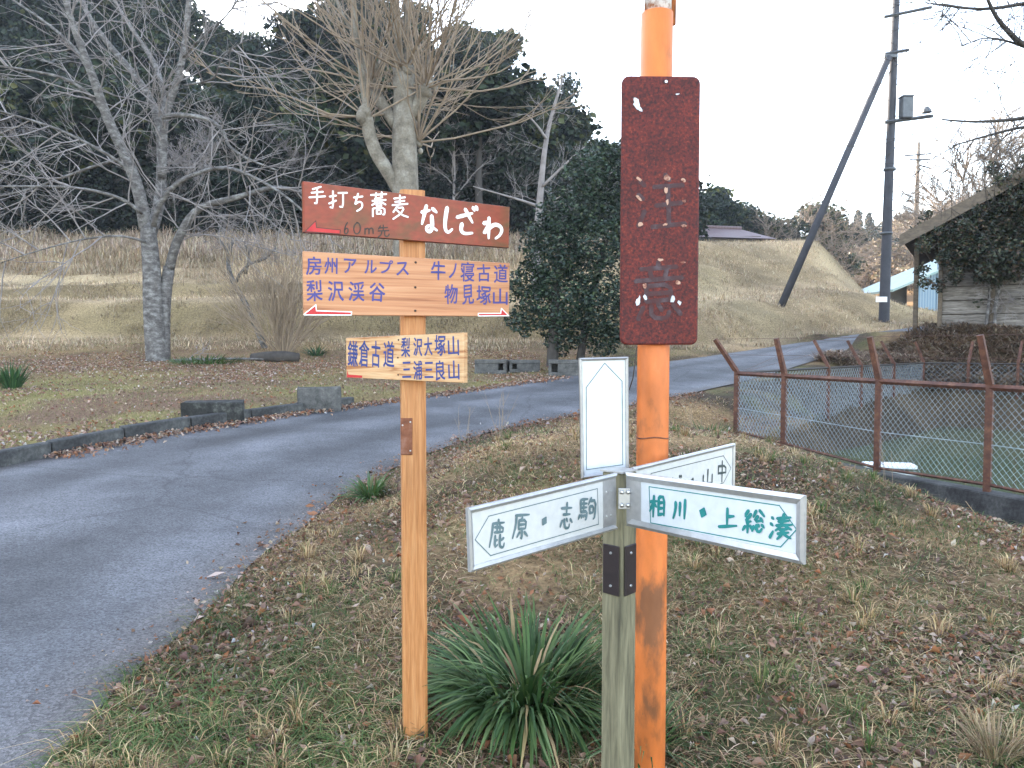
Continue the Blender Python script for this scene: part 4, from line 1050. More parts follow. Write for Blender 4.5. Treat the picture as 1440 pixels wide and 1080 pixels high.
for k in range(16):
    z = 2.2 + k * .5; sx = 1 if k % 2 else -1
    mb.tube([(sx * .13 + z * .012 * 1.0, -.02, z), (sx * .30 + z * .012, -.02, z)], .014, 5)
mb.build('step_bolts', M['galv'], up)
for py in (240, 330): 
    mb = MB(); c_ = at(1251 - (py - 240) * .05, py, pY) - np.array(PO); mb.tube([tuple(c_), tuple(c_ + np.array([0, 0, .08]))], [.19, .19], 16); mb.build('band', M['galv'], up, smooth=True)
# brace pole
bb = at(1095, 416, 24.2); bz_ = Z1(bb[0], 24.2); mb = MB()
e_ = np.array([bb[0], 24.2, bz_ - .2]); tp = at(1250, 80, pY - .2)
bo = empty('brace_pole', tuple(e_), 'slanting steel brace pole leaning from the grassy mound to the utility pole', 'brace pole')
mb.tube([(0, 0, 0), tuple((tp - e_) * .5), tuple(tp - e_)], [.115, .11, .10], 14); mb.build('shaft', M['pole_concrete'], bo, smooth=True)
mb = MB(); mb.box(tuple(tp - e_ + np.array([.06, 0, .02])), (.42, .12, .12), bev=.02); mb.build('clamp', M['galv'], bo)
# far thin pole
fY = 60; fp = at(1287, 340, fY); FO = (fp[0], fY, fp[2] - 2)
f2 = empty('utility_pole', FO, 'thin distant pole with small crossarms behind the barn roof', 'utility pole')
mb = MB(); mb.tube([(0, 0, 0), rel(1292, 200, fY, FO)], [.20, .12], 10); mb.build('shaft', M['bark_sun'], f2, smooth=True)
for (a_, b_) in (((1272, 219), (1310, 216)), ((1278, 225), (1308, 224)), ((1292, 232), (1310, 237))):
    mb = MB(); mb.tube([rel(*a_, fY - .2, FO), rel(*b_, fY - .2, FO)], .06, 4); mb.build('crossarm', M['galv'], f2)

# ================================================================== BUILDINGS
bY = 17.2
BO = (at(1318, 465, bY)[0], bY, at(1318, 465, bY)[2] - .05)
bn_ = empty('barn', BO, 'old grey plank barn half covered with creeper at the right edge', 'barn')
BYAW = R(-31)
bn_.rotation_euler = (0, 0, BYAW)
plBarn = Plane(BO[0], BO[1], BYAW)
wl = 7.0
def bu(px, py): q = plBarn.uv(px, py); return q[0], q[1] - BO[2]
eu, ez_b = bu(1270, 336); ru, rz_b = bu(1440, 245)
slope = (rz_b - ez_b) / (ru - eu)
def roofz(u): return ez_b + (u - eu) * slope
mb = MB(); ph = .30; z = -.5; rgp = random.Random(8)
while z < 5.2:
    x0 = max(.02, eu + (z + ph + .12 - ez_b) / slope)
    if x0 > wl - .3: break
    mb.box(((x0 + wl) / 2, .03 + rgp.uniform(-.012, .012), z + ph / 2), (wl - x0, .03, ph - .018), bev=.004); z += ph
mb.build('wall', M['plank'], bn_)
mb = MB(); mb.add([(.03, .07, -.5), (wl, .07, -.5), (wl, .07, roofz(wl) - .15), (.03, .07, roofz(.03) - .15), (.03, .10, -.5), (wl, .10, -.5), (wl, .10, roofz(wl) - .15), (.03, .10, roofz(.03) - .15)], [(0, 1, 2, 3), (7, 6, 5, 4), (0, 3, 7, 4), (1, 5, 6, 2), (3, 2, 6, 7)]); mb.build('wall_lining', M['roof_board'], bn_)
mb = MB(); mb.box((.06, 3.0, 1.0), (.08, 5.6, 2.9)); mb.build('side_wall', M['plank'], bn_)
for px in (1322, 1396):
    mb = MB(); q = bu(px, 420)[0]; mb.box((q, -.022, .9), (.085, .05, 2.7), bev=.008); mb.build('batten', M['old_wood'], bn_)
ridge = wl + .2
def prismroof(u0, u1, y0, y1, d0, d1):
    mb = MB(); vs = [(u0, y0, roofz(u0) + d0), (u1, y0, roofz(u1) + d0), (u1, y1, roofz(u1) + d0), (u0, y1, roofz(u0) + d0), (u0, y0, roofz(u0) + d1), (u1, y0, roofz(u1) + d1), (u1, y1, roofz(u1) + d1), (u0, y1, roofz(u0) + d1)]
    mb.add(vs, [(0, 3, 2, 1), (4, 5, 6, 7), (0, 1, 5, 4), (1, 2, 6, 5), (2, 3, 7, 6), (3, 0, 4, 7)]); return mb
rf = prismroof(eu, ridge, -.62, 6.0, -.08, 0).build('roof', M['roof_board'], bn_)
prismroof(eu - .02, ridge, -.66, -.63, -.24, .015).build('barge_board', M['old_wood'], rf)
for i in range(9):
    u_ = eu + .3 + i * .6
    mb = MB(); mb.tube([(u_, -.6, roofz(u_) - .14), (u_, 5.5, roofz(u_) - .14)], .05, 4); mb.build('purlin', M['old_wood'], rf)
mb = MB(); q = bu(1286, 400); mb.box((q[0], .5, .8), (.10, .10, 3.1), bev=.01); mb.build('corner_post', M['old_wood'], bn_)
# blue shed behind
sY = 30.0
s0 = at(1254, 430, sY); s1 = at(1330, 430, sY); SO = (s0[0], sY, s0[2] - .3)
sh = empty('shed', SO, 'small blue sheet metal shed with a pale green lean-to roof beside the barn', 'shed')
sw = s1[0] - s0[0] + 2.5
zl = at(1254, 400, sY)[2] - SO[2]; zrr = at(1330, 350, sY)[2] - SO[2]
def wallq(x0, x1, y0, th, h0, h1, zb=0):
    mb = MB(); vs = [(x0, y0, zb), (x1, y0, zb), (x1, y0 + th, zb), (x0, y0 + th, zb), (x0, y0, h0), (x1, y0, h1), (x1, y0 + th, h1), (x0, y0 + th, h0)]
    mb.add(vs, [(0, 3, 2, 1), (4, 5, 6, 7), (0, 1, 5, 4), (1, 2, 6, 5), (2, 3, 7, 6), (3, 0, 4, 7)]); return mb
def hsl(px): return at(px, 408 - (px - 1254) * .52, sY)[2] - SO[2] - .12
xA = at(1290, 400, sY)[0] - SO[0]
wallq(xA, sw, 0, .08, hsl(1290), hsl(1330) + .9).build('wall', M['blue_sheet'], sh)
wallq(.25, xA, .8, .08, hsl(1258), hsl(1290)).build('wall', M['tan_wall'], sh)
wallq(xA + .75, xA + 1.25, -.03, .05, 1.9, 1.9, .1).build('door', M['blue_sheet'], sh)
mb = MB(); za, zb_ = at(1250, 411, sY)[2] - SO[2], at(1330, 368, sY)[2] - SO[2] + .9
vs = [(-.15, -.4, za), (sw + .2, -.4, zb_), (sw + .2, 4, zb_), (-.15, 4, za), (-.15, -.4, za + .09), (sw + .2, -.4, zb_ + .09), (sw + .2, 4, zb_ + .09), (-.15, 4, za + .09)]
mb.add(vs, [(0, 3, 2, 1), (4, 5, 6, 7), (0, 1, 5, 4), (1, 2, 6, 5), (2, 3, 7, 6), (3, 0, 4, 7)]); mb.build('roof', M['green_roof'], sh)
# house roof showing over the mound
hY = 52.0; h0 = at(985, 345, hY); HO = (h0[0], hY, h0[2] - 2.5)
ho = empty('house', HO, 'low house with a brown tiled roof showing behind the grassy mound', 'house')
hw = (1082 - 985) / FPX * hY
mb = MB(); mb.box((hw / 2 - .2, 2.5, 1.5), (hw - .8, 5, 3.2)); mb.build('wall', M['tan_wall'], ho)
zr1 = at(1010, 312, hY)[2] - HO[2]; ze = at(985, 334, hY)[2] - HO[2]; xr0 = at(1008, 312, hY)[0] - HO[0]; xr1 = at(1056, 316, hY)[0] - HO[0]
mb = MB(); vs = [(-.8, -.5, ze), (hw + .3, -.5, ze - .15), (hw + .3, 6, ze - .15), (-.8, 6, ze), (xr0, 2.5, zr1), (xr1, 2.5, zr1 - .1)]
mb.add(vs, [(0, 1, 5, 4), (1, 2, 5), (2, 3, 4, 5), (3, 0, 4), (0, 3, 2, 1)]); r_ = mb.build('roof', M['tile_roof'], ho)
mb = MB(); mb.tube([(xr0 - .1, 2.5, zr1 + .04), (xr1 + .1, 2.5, zr1 - .06)], .14, 8); mb.build('ridge_tiles', M['tile_roof'], r_)

# ================================================================== BARE TREES
def finish(T, name, loc, label, cat, group=None, tm='bark', wm='twig'):
    e = empty(name, loc, label, cat, group)
    local(T.tr, loc).build('trunk', M[tm], e, smooth=True)
    if T.tw.v: local(T.tw, loc).build('branches', M[wm], e, smooth=True)
    return e
# cherry on the left verge
cY = 17.2
T = Tree(21); c0 = at(222, 514, cY); cz = Z1(c0[0], cY)
def pxl(pts, dz0=0.0, dz1=0.0, Y=cY):
    n = len(pts); return np.array([at(p[0], p[1], Y + dz0 + (dz1 - dz0) * i / max(n - 1, 1)) for i, p in enumerate(pts)])
tp_ = pxl([(222, 512), (218, 470), (215, 430), (214, 390), (211, 350), (207, 315)]); tp_[0][2] = cz - .15
T.limb(tp_, .235, .16)
T.limb(pxl([(229, 512), (229, 470), (231, 420), (238, 375)], .1, .2), .165, .12)
root = [(218, 500), (213, 512), (206, 520)]
limbs = [
 ([(206, 325), (200, 290), (190, 250), (172, 210), (150, 165), (135, 120), (118, 75), (100, 30), (85, -30)], 0, -1.0, .17, .06),
 ([(212, 330), (224, 290), (227, 250), (228, 205), (222, 165), (212, 138), (190, 105), (150, 60), (122, 20), (100, -30)], .2, 1.2, .15, .05),
 ([(228, 250), (229, 200), (232, 160), (245, 128), (257, 85), (264, 30), (268, -40)], .3, .1, .12, .07),
 ([(230, 165), (231, 130), (219, 90), (195, 55), (172, 20), (150, -20)], .3, 1.5, .08, .04),
 ([(238, 380), (244, 350), (262, 312), (282, 289), (318, 282), (352, 272), (385, 262), (420, 268)], .2, -.8, .13, .045),
 ([(216, 318), (222, 290), (245, 258), (285, 240), (318, 234), (352, 246), (395, 270), (430, 300)], -.2, -1.4, .075, .025),
 ([(229, 165), (243, 161), (275, 163), (300, 170), (316, 186), (320, 206), (348, 224), (390, 240)], -.2, -1.0, .07, .022),
 ([(188, 250), (170, 228), (130, 205), (80, 180), (30, 165), (-20, 150)], -.2, -1.6, .05, .02),
 ([(178, 222), (150, 228), (100, 245), (55, 262), (10, 275), (-40, 280)], .2, 1.0, .05, .02),
 ([(200, 300), (175, 280), (135, 268), (90, 262), (40, 262), (-10, 262)], -.3, -1.8, .05, .018),
 ([(150, 165), (125, 130), (90, 108), (45, 100), (0, 92), (-40, 95)], -.3, -1.5, .05, .02),
 ([(135, 120), (110, 70), (70, 35), (30, 8), (-10, -20)], -.6, 0, .05, .02),
 ([(258, 80), (275, 60), (300, 40), (330, 10), (350, -30)], .1, -1.0, .035, .015),
 ([(259, 120), (290, 115), (305, 108), (308, 85), (330, 65), (350, 55)], .1, -.8, .032, .012),
 ([(205, 340), (170, 330), (120, 335), (60, 350), (0, 370)], -.2, -1.2, .035, .012),
]
for pts, d0, d1, r0, r1 in limbs:
    P_ = T.limb(pxl(pts, d0, d1), r0 * .84, r1 * .84)
    T.dress(P_, 11 if r0 > .06 else 9, 1.85, .017, 2, up=.03, spread=.58, kids=3, wob=.10, rmin=.0048, shrink=(.4, .75))
cherry = finish(T, 'cherry_tree', (c0[0], cY, cz), 'large bare grey-barked cherry tree with twisting limbs on the left verge', 'tree')
# pollarded tree behind the painted boards
dY = 22.0; T = Tree(5); d0_ = at(573, 470, dY); dz = Z1(d0_[0], dY)
def pd(pts, a=0.0, b=0.0): return pxl(pts, a, b, dY)
tr = pd([(573, 470), (574, 400), (572, 330), (570, 250), (568, 190), (570, 150), (568, 105)]); tr[0][2] = dz - .2
T.limb(tr, .42, .30)
K = []
P_ = T.limb(pd([(566, 275), (545, 240), (528, 215), (518, 185), (516, 165)], 0, -.3), .20, .17); K.append((P_[-1], .3))
P_ = T.limb(pd([(556, 175), (540, 150), (528, 132), (522, 118)], 0, .4), .16, .16); K.append((P_[-1], .26))
P_ = T.limb(pd([(578, 165), (590, 145), (598, 125)], 0, -.3), .17, .19); K.append((P_[-1], .28))
K.append((at(568, 100, dY), .33)); K.append((at(588, 200, dY + .2), .16)); K.append((at(600, 122, dY + .6), .18))
T.limb(pd([(563, 105), (560, 60), (556, 0), (553, -60)]), .13, .085); T.limb(pd([(574, 105), (573, 60), (572, 0), (571, -60)], 0, .3), .12, .08)
T.limb(pd([(517, 165), (508, 100), (500, 40), (494, -40)], -.3, -.6), .10, .06); T.limb(pd([(522, 118), (505, 60), (480, 20), (462, -30)], .4, .6), .06, .035)
rg = T.rng
for c_, rk_ in K:   # knobs and their long shoots
    for q in range(7):
        cc = c_ + rg.normal(0, .5, 3) * rk_ * np.array([.7, .6, 1.2]); r2 = rk_ * rg.uniform(.3, .62); tl = rg.normal(0, .25, 2)
        T.tr.tube([cc + np.array([tl[0] * s * r2, tl[1] * s * r2, s * r2]) for s in (-1.3, -.7, 0, .6, 1.0)], [r2 * .5, r2 * .9, r2 * 1.0, r2 * .7, r2 * .2], 8)
    for q in range(20):
        az = rg.uniform(0, 2 * math.pi); el = rg.uniform(-.1, 1.35)
        d = np.array([math.cos(az) * math.cos(el), math.sin(az) * math.cos(el) * .9, math.sin(el)])
        T.grow(c_ + d * rk_ * .5, d, rg.uniform(2.6, 5.4), rg.uniform(.016, .036), 2, up=.20, spread=.38, kids=3, wob=.11, rmin=.0068, shrink=(.28, .5))
finish(T, 'pollarded_tree', (d0_[0], dY, dz), 'bare pollarded tree with knobs and fans of long tan shoots behind the boards', 'tree', tm='bark_tan', wm='shoot')
# slim pale tree
eY = 23.0; T = Tree(9); e0_ = at(752, 372, eY); ez = Z1(e0_[0], eY)
tr = pxl([(752, 400), (755, 330), (760, 270), (765, 215), (772, 175), (785, 130), (792, 110)], 0, .3, eY); tr[0][2] = ez - .2
P_ = T.limb(tr, .13, .022); T.dress(P_, 10, 1.3, .012, 2, up=.1, rmin=.006)
for pts in ([(757, 290), (735, 282), (700, 272), (665, 262)], [(762, 292), (778, 282), (790, 275)], [(763, 262), (785, 240), (812, 215), (824, 205)], [(768, 195), (755, 175), (740, 160)]):
    P_ = T.limb(pxl(pts, 0, -.3, eY), .045, .015); T.dress(P_, 4, .9, .010, 1, rmin=.006)
finish(T, 'slim_tree', (e0_[0], eY, ez), 'slim pale leafless tree rising left of the dark evergreen bush', 'tree', tm='twig', wm='twig')
# crooked pruned tree and bare multi-stemmed shrub on the verge
fY_ = 19.0; T = Tree(33); f0_ = at(372, 480, fY_); fz = Z1(f0_[0], fY_)
tr = pxl([(375, 492), (360, 460), (345, 425), (328, 398), (320, 375), (322, 350), (330, 335)], 0, .2, fY_); tr[0][2] = fz - .1
T.limb(tr, .075, .045)
for pts in ([(330, 400), (340, 380), (355, 368), (375, 365), (388, 348)], [(322, 360), (312, 340), (300, 330)], [(345, 385), (352, 360), (345, 345)]):
    P_ = T.limb(pxl(pts, 0, -.2, fY_), .045, .02); T.dress(P_, 7, .7, .009, 2, up=.1, rmin=.005)
finish(T, 'crooked_tree', (f0_[0], fY_, fz), 'small crooked bare tree with stubby pruned arms right of the cherry', 'tree')
gY = 18.3; T = Tree(41); g0_ = at(398, 505, gY); gz_ = Z1(g0_[0], gY)
for q in range(46):
    az = T.rng.uniform(0, 2 * math.pi); el = T.rng.uniform(.7, 1.5)
    d = np.array([math.cos(az) * math.cos(el), math.sin(az) * math.cos(el), math.sin(el)])
    T.grow(np.array([g0_[0], gY, gz_]) + np.array([d[0] * .25, d[1] * .25, -.02]), d, T.rng.uniform(1.0, 2.1), .016, 2, up=.15, spread=.4, kids=4, wob=.08, rmin=.007)
e = empty('bare_shrub', (g0_[0], gY, gz_), 'leafless many-stemmed shrub standing right of the cherry trunk', 'shrub')
local(T.tw, (g0_[0], gY, gz_)).build('stems', M['shoot'], e)
# fallen branches on the verge
T = Tree(44)
P_ = np.array([[*at(px, py, Y)[:2], 0] for px, py, Y in ((246, 520, 16.6), (290, 516, 16.8), (340, 512, 17.0), (400, 515, 16.9))]); P_[:, 2] = [Z1(a, b) + .06 for a, b, _ in P_]
T.limb(P_, .035, .02); T.dress(P_, 6, .7, .008, 1, rmin=.005)
c = P_[1]; e = empty('fallen_branch', tuple(c), 'thin grey fallen branch lying on leaves beside the cherry tree', 'branch')
local(T.tr, c).build('stem', M['bark'], e); local(T.tw, c).build('twigs', M['twig'], e)
p = at(388, 512, 17.0); z_ = Z1(p[0], 17.0); mb = MB(); mb.tube([(-.55, .1, .10), (-.2, .02, .12), (.2, -.02, .13), (.5, 0, .10)], [.09, .12, .12, .10], 10)
tag(mb.build('log', M['bark_dark'], loc=(p[0], 17.0, z_), smooth=True), 'short black rotten log under the bare shrub', 'log')
# overhanging tree at the upper right whose trunk stands outside the picture
rY = 9.5; T = Tree(15); r0_ = (8.2, rY + .6); rz_ = Z1(*r0_)
T.limb(np.array([[8.2, rY + .6, rz_ - .2], [8.1, rY + .5, 2.5], [8.3, rY + .3, 4.2], [8.0, rY, 6.5]]), .2, .1)
for pts, d0, d1, r0 in (([(1640, 40), (1560, 10), (1470, 60), (1440, 66), (1425, 52), (1400, 25), (1385, -10)], .3, -.3, .045), ([(1650, 130), (1560, 150), (1480, 160), (1430, 168), (1370, 172), (1325, 168)], .2, -.3, .03), ([(1650, 180), (1540, 170), (1450, 175), (1390, 190), (1340, 205)], .4, .2, .024), ([(1650, -40), (1520, -10), (1440, 5), (1380, 15), (1310, 5)], 0, -.2, .03), ([(1440, 66), (1410, 55), (1380, 52), (1352, 66)], 0, -.1, .012)):
    P_ = T.limb(pxl(pts, d0, d1, rY), r0 * 1.3, r0 * .35); T.dress(P_, 10, .9, .008, 2, up=.0, spread=.6, kids=3, wob=.14, rmin=.0035)
finish(T, 'overhanging_tree', (*r0_, rz_), 'bare tree reaching in from the upper right with thin dark branches', 'tree', tm='bark_dark', wm='bark_dark')

# ================================================================== EVERGREENS
def clump_crown(rng, n, lobes, size, cols, wts, flat=.15, aspect=.55):
    """leaves on shells of lobes (cx, cy, cz, rx, ry, rz)"""
    lobes = np.array(lobes); wv = lobes[:, 3] * lobes[:, 5]; i = rng.choice(len(lobes), n, p=wv / wv.sum())
    d = rng.normal(0, 1, (n, 3)); d /= np.linalg.norm(d, axis=1)[:, None]
    r = rng.uniform(0, 1, n) ** .35
    r = r * (1 + .22 * np.sin(d[:, 0] * 7 + i) * np.sin(d[:, 2] * 6 + i * 2))
    P = lobes[i, :3] + d * r[:, None] * lobes[i, 3:6]
    C = pick(rng, n, cols, wts)
    tone = .75 + .5 * rng.uniform(0, 1, len(lobes)); C = C * tone[i][:, None]
    return leaves(P, size * rng.uniform(.6, 1.35, n), rng, C, flat, aspect)
rng = np.random.default_rng(77)
# dark camellia-like bush
hY_ = 16.2; hp = at(790, 508, hY_); hz_ = Z1(hp[0], hY_)
e = empty('evergreen_bush', (hp[0], hY_, hz_), 'big dark glossy evergreen bush beyond the road between the board and the rusted plate', 'bush')
lob = []
for px, py, rp in ((745, 400, 36), (790, 420, 55), (850, 430, 50), (780, 360, 48), (840, 350, 52), (800, 300, 42), (850, 280, 45), (825, 240, 34), (870, 230, 32), (900, 330, 40), (900, 420, 40), (790, 470, 34), (850, 475, 30), (735, 450, 26), (762, 330, 30), (905, 270, 28), (845, 215, 24)):
    q = at(px, py, hY_ + rng.uniform(-.4, .5)) - np.array([hp[0], hY_, hz_]); r_ = rp / FPX * hY_
    lob.append((*q, r_, r_ * 1.1, r_ * .9))
V, F, C = clump_crown(rng, 26000, lob, .085, [(.016, .032, .020), (.028, .048, .026), (.065, .085, .045), (.011, .020, .013), (.10, .12, .07)], [4, 3, 1, 2, .35], .25)  # palest leaf colours are painted-in highlights, glints on the glossy leaves
link('crown', npmesh('crown', V, F, C), M['gloss_leaf'], e)
T = Tree(50); T.limb(np.array([[hp[0] - .2, hY_, hz_ - .1], [hp[0] - .15, hY_, hz_ + 1.2], [hp[0], hY_, hz_ + 3.0]]), .13, .06)
T.limb(np.array([[hp[0] + .35, hY_, hz_ - .1], [hp[0] + .5, hY_, hz_ + 1.0], [hp[0] + .9, hY_, hz_ + 2.6]]), .09, .05)
local(T.tr, (hp[0], hY_, hz_)).build('trunk', M['bark_dark'], e)
# hillside trees: a few crown shapes, copied one by one
def tree_mesh(seed, H, W, n, size, cols, wts, kind):
    rg = np.random.default_rng(seed); lob = []
    if kind == 'broad':
        for k in range(16):
            a = rg.uniform(0, 2 * np.pi); r = W * .5 * rg.uniform(.1, .75); z = H * rg.uniform(.38, .9); s = W * rg.uniform(.16, .26)
            lob.append((r * math.cos(a), r * math.sin(a), z, s, s, s * .75))
    else:
        for k in range(16):
            t = (k + .5) / 16; z = H * (.25 + .73 * t); wv = W * .5 * (1 - t) ** .75
            a = rg.uniform(0, 2 * np.pi); s = .35 + wv * .62
            lob.append((wv * .5 * math.cos(a), wv * .5 * math.sin(a), z, s, s, H * .06))
    V, F, C = clump_crown(rg, n, lob, size, cols, wts, .2, .7)
    mb = MB(); mb.tube([(0, 0, -1), (.1, 0, H * .3), (0, 0, H * .8)], [W * .035, W * .03, W * .012], 6, cap=False)
    tv = np.array(mb.v); tf = np.array(mb.f); n0 = len(V)
    me = npmesh('crown', np.r_[V, tv], np.r_[F, tf + n0], np.r_[C, np.tile([.05, .042, .036], (len(tv), 1))])
    me.materials.append(M['veg']); return me
DG = [(.014, .025, .014), (.026, .040, .018), (.065, .070, .022), (.008, .013, .009)]
EV = [tree_mesh(s, 10.5, 7.5, 5200, .42, DG, wt, 'broad') for s, wt in ((1, [4, 3, 1, 2]), (2, [3, 4, 1.5, 1]), (3, [4, 2, .5, 3]), (4, [2, 4, 3, 1]))]
CO = [tree_mesh(s, 12, 4.8, 4200, .40, [(.010, .019, .012), (.017, .028, .016)], [1, 1], 'cone') for s in (5, 6)]
def put(name, me, x, y, sc_, rz, label, cat, group, dz=0.0):
    o = bpy.data.objects.new(name, me); o.location = (x, y, Z1(x, y) + dz); o.rotation_euler = (0, 0, rz); o.scale = sc_; COL.objects.link(o)
    return tag(o, label, cat, group)
rh = random.Random(6)
y = 37.0; row = 0; cnt = 0
while y < 84:
    step = 4.6 + .02 * y; x = -1.02 * y * .72 - 3 + (row % 2) * step / 2
    while x < 17:
        xx, yy = x + rh.uniform(-1.4, 1.4), y + rh.uniform(-1.5, 1.5)
        ok = not (xx > 1 and yy < 44) and not (xx > 8 and yy < 54)
        if y > 56 and rh.random() < .12 and False: ok = False
        if ok and Z1(xx, yy) > 5.2:
            if rh.random() < .14:
                s_ = rh.uniform(.7, .95); put('conifer_tree', rh.choice(CO), xx, yy, (s_, s_, s_), rh.uniform(0, 6.3), 'dark pointed conifer among the broadleaf trees of the wooded hill', 'tree', 'conifers in the wooded hill')
            else:
                s_ = rh.uniform(.66, 1.02); put('evergreen_tree', rh.choice(EV), xx, yy, (s_ * rh.uniform(.9, 1.15), s_, s_ * rh.uniform(.85, 1.1)), rh.uniform(0, 6.3), 'dark rounded evergreen tree in the shaded wood covering the hill', 'tree', 'evergreen trees covering the hill')
            cnt += 1
        x += step * rh.uniform(.85, 1.15)
    y += 4.3; row += 1
print('hill trees', cnt)
# bare trees in front of and inside the wood
def bare_mesh(seed, H, wm, lvl=3):
    T = Tree(seed); P_ = T.limb(np.array([[0, 0, -.5], [.1, 0, H * .3], [.0, .1, H * .6], [.15, 0, H * .95]]), H * .016, .02)
    T.tw = T.tr
    for k in range(16):
        t = T.rng.uniform(.25, .95); q = np.array([.1, 0, H * t]); az = T.rng.uniform(0, 6.28); el = T.rng.uniform(.3, 1.1)
        T.grow(q, np.array([math.cos(az) * math.cos(el), math.sin(az) * math.cos(el), math.sin(el)]), H * (.52 - .3 * t), H * .006, lvl, up=.12, spread=.6, kids=4, wob=.13, rmin=.012)
    me = T.tr.mesh('crown', True); me.materials.append(M[wm]); return me
BG = [bare_mesh(s, 8, 'twig') for s in (61, 62)]
BS = [bare_mesh(s, 9, 'bark_sun') for s in (63, 64)]
for k, (px, Yb, s_) in enumerate(((40, 37, .6), (300, 37, .65), (400, 38, .6), (640, 36, .7), (700, 38, .75), (835, 42, .7), (250, 37, .5))):
    x_ = (px - 720) / FPX * Yb
    put('bare_tree', BG[k % 2], x_, Yb, (s_ * 1.1, s_, s_), k * 1.3, 'small grey leafless tree at the foot of the wooded hill', 'tree', 'bare trees at the foot of the hill')
# the far row behind the mound, and the sunlit hillside at the right
for k, (px, top_, Yb, kind) in enumerate(((1012, 292, 74, 0), (1048, 292, 75, 0), (1032, 305, 78, 0), (1000, 300, 80, 0), (1078, 318, 72, 1), (1100, 308, 76, 0), (1128, 305, 74, 1), (1150, 300, 80, 0), (1168, 312, 76, 1), (1204, 296, 120, 0), (1218, 300, 122, 0))):
    x_ = (px - 720) / FPX * Yb; zt = at(px, top_, Yb)[2]; h_ = max(zt - Z1(x_, Yb), 3.5)
    me = (CO[k % 2] if kind == 0 and px > 1190 else EV[k % 4]) if kind == 0 else BS[k % 2]
    s_ = h_ / (12 if me in CO else 9.8 if kind == 0 else 8.5)
    if kind == 0: put('evergreen_tree', me, x_, Yb, (s_, s_, s_), k * 1.1, 'dark evergreen tree in the far row behind the grassy mound', 'tree', 'evergreens behind the mound')
    else: put('bare_tree', me, x_, Yb, (s_, s_, s_), k * 1.1, 'brown leafless tree in the far row behind the mound', 'tree', 'bare trees behind the mound')
BR = [(.20, .15, .10), (.26, .20, .13), (.16, .12, .085), (.13, .13, .075)]
DB = [tree_mesh(s, 8, 7, 3200, .36, BR, [3, 3, 2, 1], 'broad') for s in (11, 12, 13)]
y = 92.0
while y < 150:
    x = y * .36
    while x < y * .80:
        xx, yy = x + rh.uniform(-2, 2), y + rh.uniform(-2, 2)
        q = rh.random(); s_ = rh.uniform(.7, 1.15)
        if q < .62: put('brown_tree', rh.choice(DB), xx, yy, (s_, s_, s_), rh.uniform(0, 6.3), 'tan brown winter tree on the sunlit hillside at the right', 'tree', 'brown trees on the sunlit hillside')
        elif q < .86: put('bare_tree', rh.choice(BS), xx, yy, (s_, s_, s_), rh.uniform(0, 6.3), 'leafless sunlit tree on the hillside at the right', 'tree', 'bare trees on the sunlit hillside')
        else: put('evergreen_tree', rh.choice(EV), xx, yy, (s_ * .8, s_ * .8, s_ * .8), rh.uniform(0, 6.3), 'green tree among brown ones on the sunlit hillside', 'tree', 'green trees on the sunlit hillside')
        x += rh.uniform(5, 7)
    y += 6.2
for k, (px, Yb, s_) in enumerate(((1345, 50, 1.1), (1380, 46, 1.15), (1318, 54, 1.0), (1420, 44, 1.0))):
    x_ = (px - 720) / FPX * Yb
    put('bare_tree', BS[k % 2], x_, Yb, (s_, s_, s_), k * 2.1, 'tall leafless tree standing behind the barn roof', 'tree', 'bare trees behind the barn')

# creeper over the barn
rng = np.random.default_rng(90)
VO = (BO[0] + 1.2, BO[1] - 1.2, BO[2] + 2)
e = empty('creeper', VO, 'thick dark creeper hanging over the upper wall and eave of the barn', 'creeper')
lob = []
for px, py, rp in ((1330, 335, 20), (1350, 350, 26), (1340, 362, 16), (1375, 330, 32), (1380, 362, 22), (1400, 300, 34), (1410, 350, 38), (1432, 365, 26), (1440, 290, 40), (1445, 340, 42), (1400, 372, 16), (1470, 300, 45), (1480, 350, 40), (1425, 270, 26), (1450, 250, 26), (1360, 315, 20), (1318, 330, 12), (1350, 378, 10)):
    q = plBarn.uv(px, py); q = plBarn.p + plBarn.u * q[0] + plBarn.n * (.35 + rng.uniform(-.1, .2)) + np.array([0, 0, q[1]]) - np.array(VO)
    r_ = rp / FPX * 16.0; lob.append((*q, r_ * 1.1, max(.4, r_ * .7), r_))
lob += [(l[0] + rng.normal(0, .45), l[1] + rng.normal(0, .25), l[2] + rng.normal(-.15, .22), .16, .16, .16) for l in lob for _ in range(5)]
V, F, C = clump_crown(rng, 26000, lob, .075, [(.022, .030, .018), (.036, .044, .022), (.07, .07, .035), (.075, .048, .03)], [4, 2.5, 1, 2], .1)
link('foliage', npmesh('foliage', V, F, C), M['gloss_leaf'], e)
T = Tree(92)
for pts in ([(1398, 470), (1400, 430), (1408, 390), (1425, 350)], [(1385, 465), (1392, 420), (1390, 380)], [(1440, 330), (1400, 345), (1360, 350), (1325, 345)], [(1322, 380), (1326, 350), (1330, 340)], [(1460, 400), (1420, 385), (1405, 400), (1396, 440)]):
    P_ = np.array([plBarn.p + plBarn.u * plBarn.uv(*q)[0] + plBarn.n * .10 + np.array([0, 0, plBarn.uv(*q)[1]]) for q in pts])
    P_ = T.limb(P_, .035, .015); T.dress(P_, 8, .5, .007, 2, up=-.2, rmin=.004)
local(T.tr, VO).build('stems', M['bark'], e); local(T.tw, VO).build('twigs', M['twig'], e)

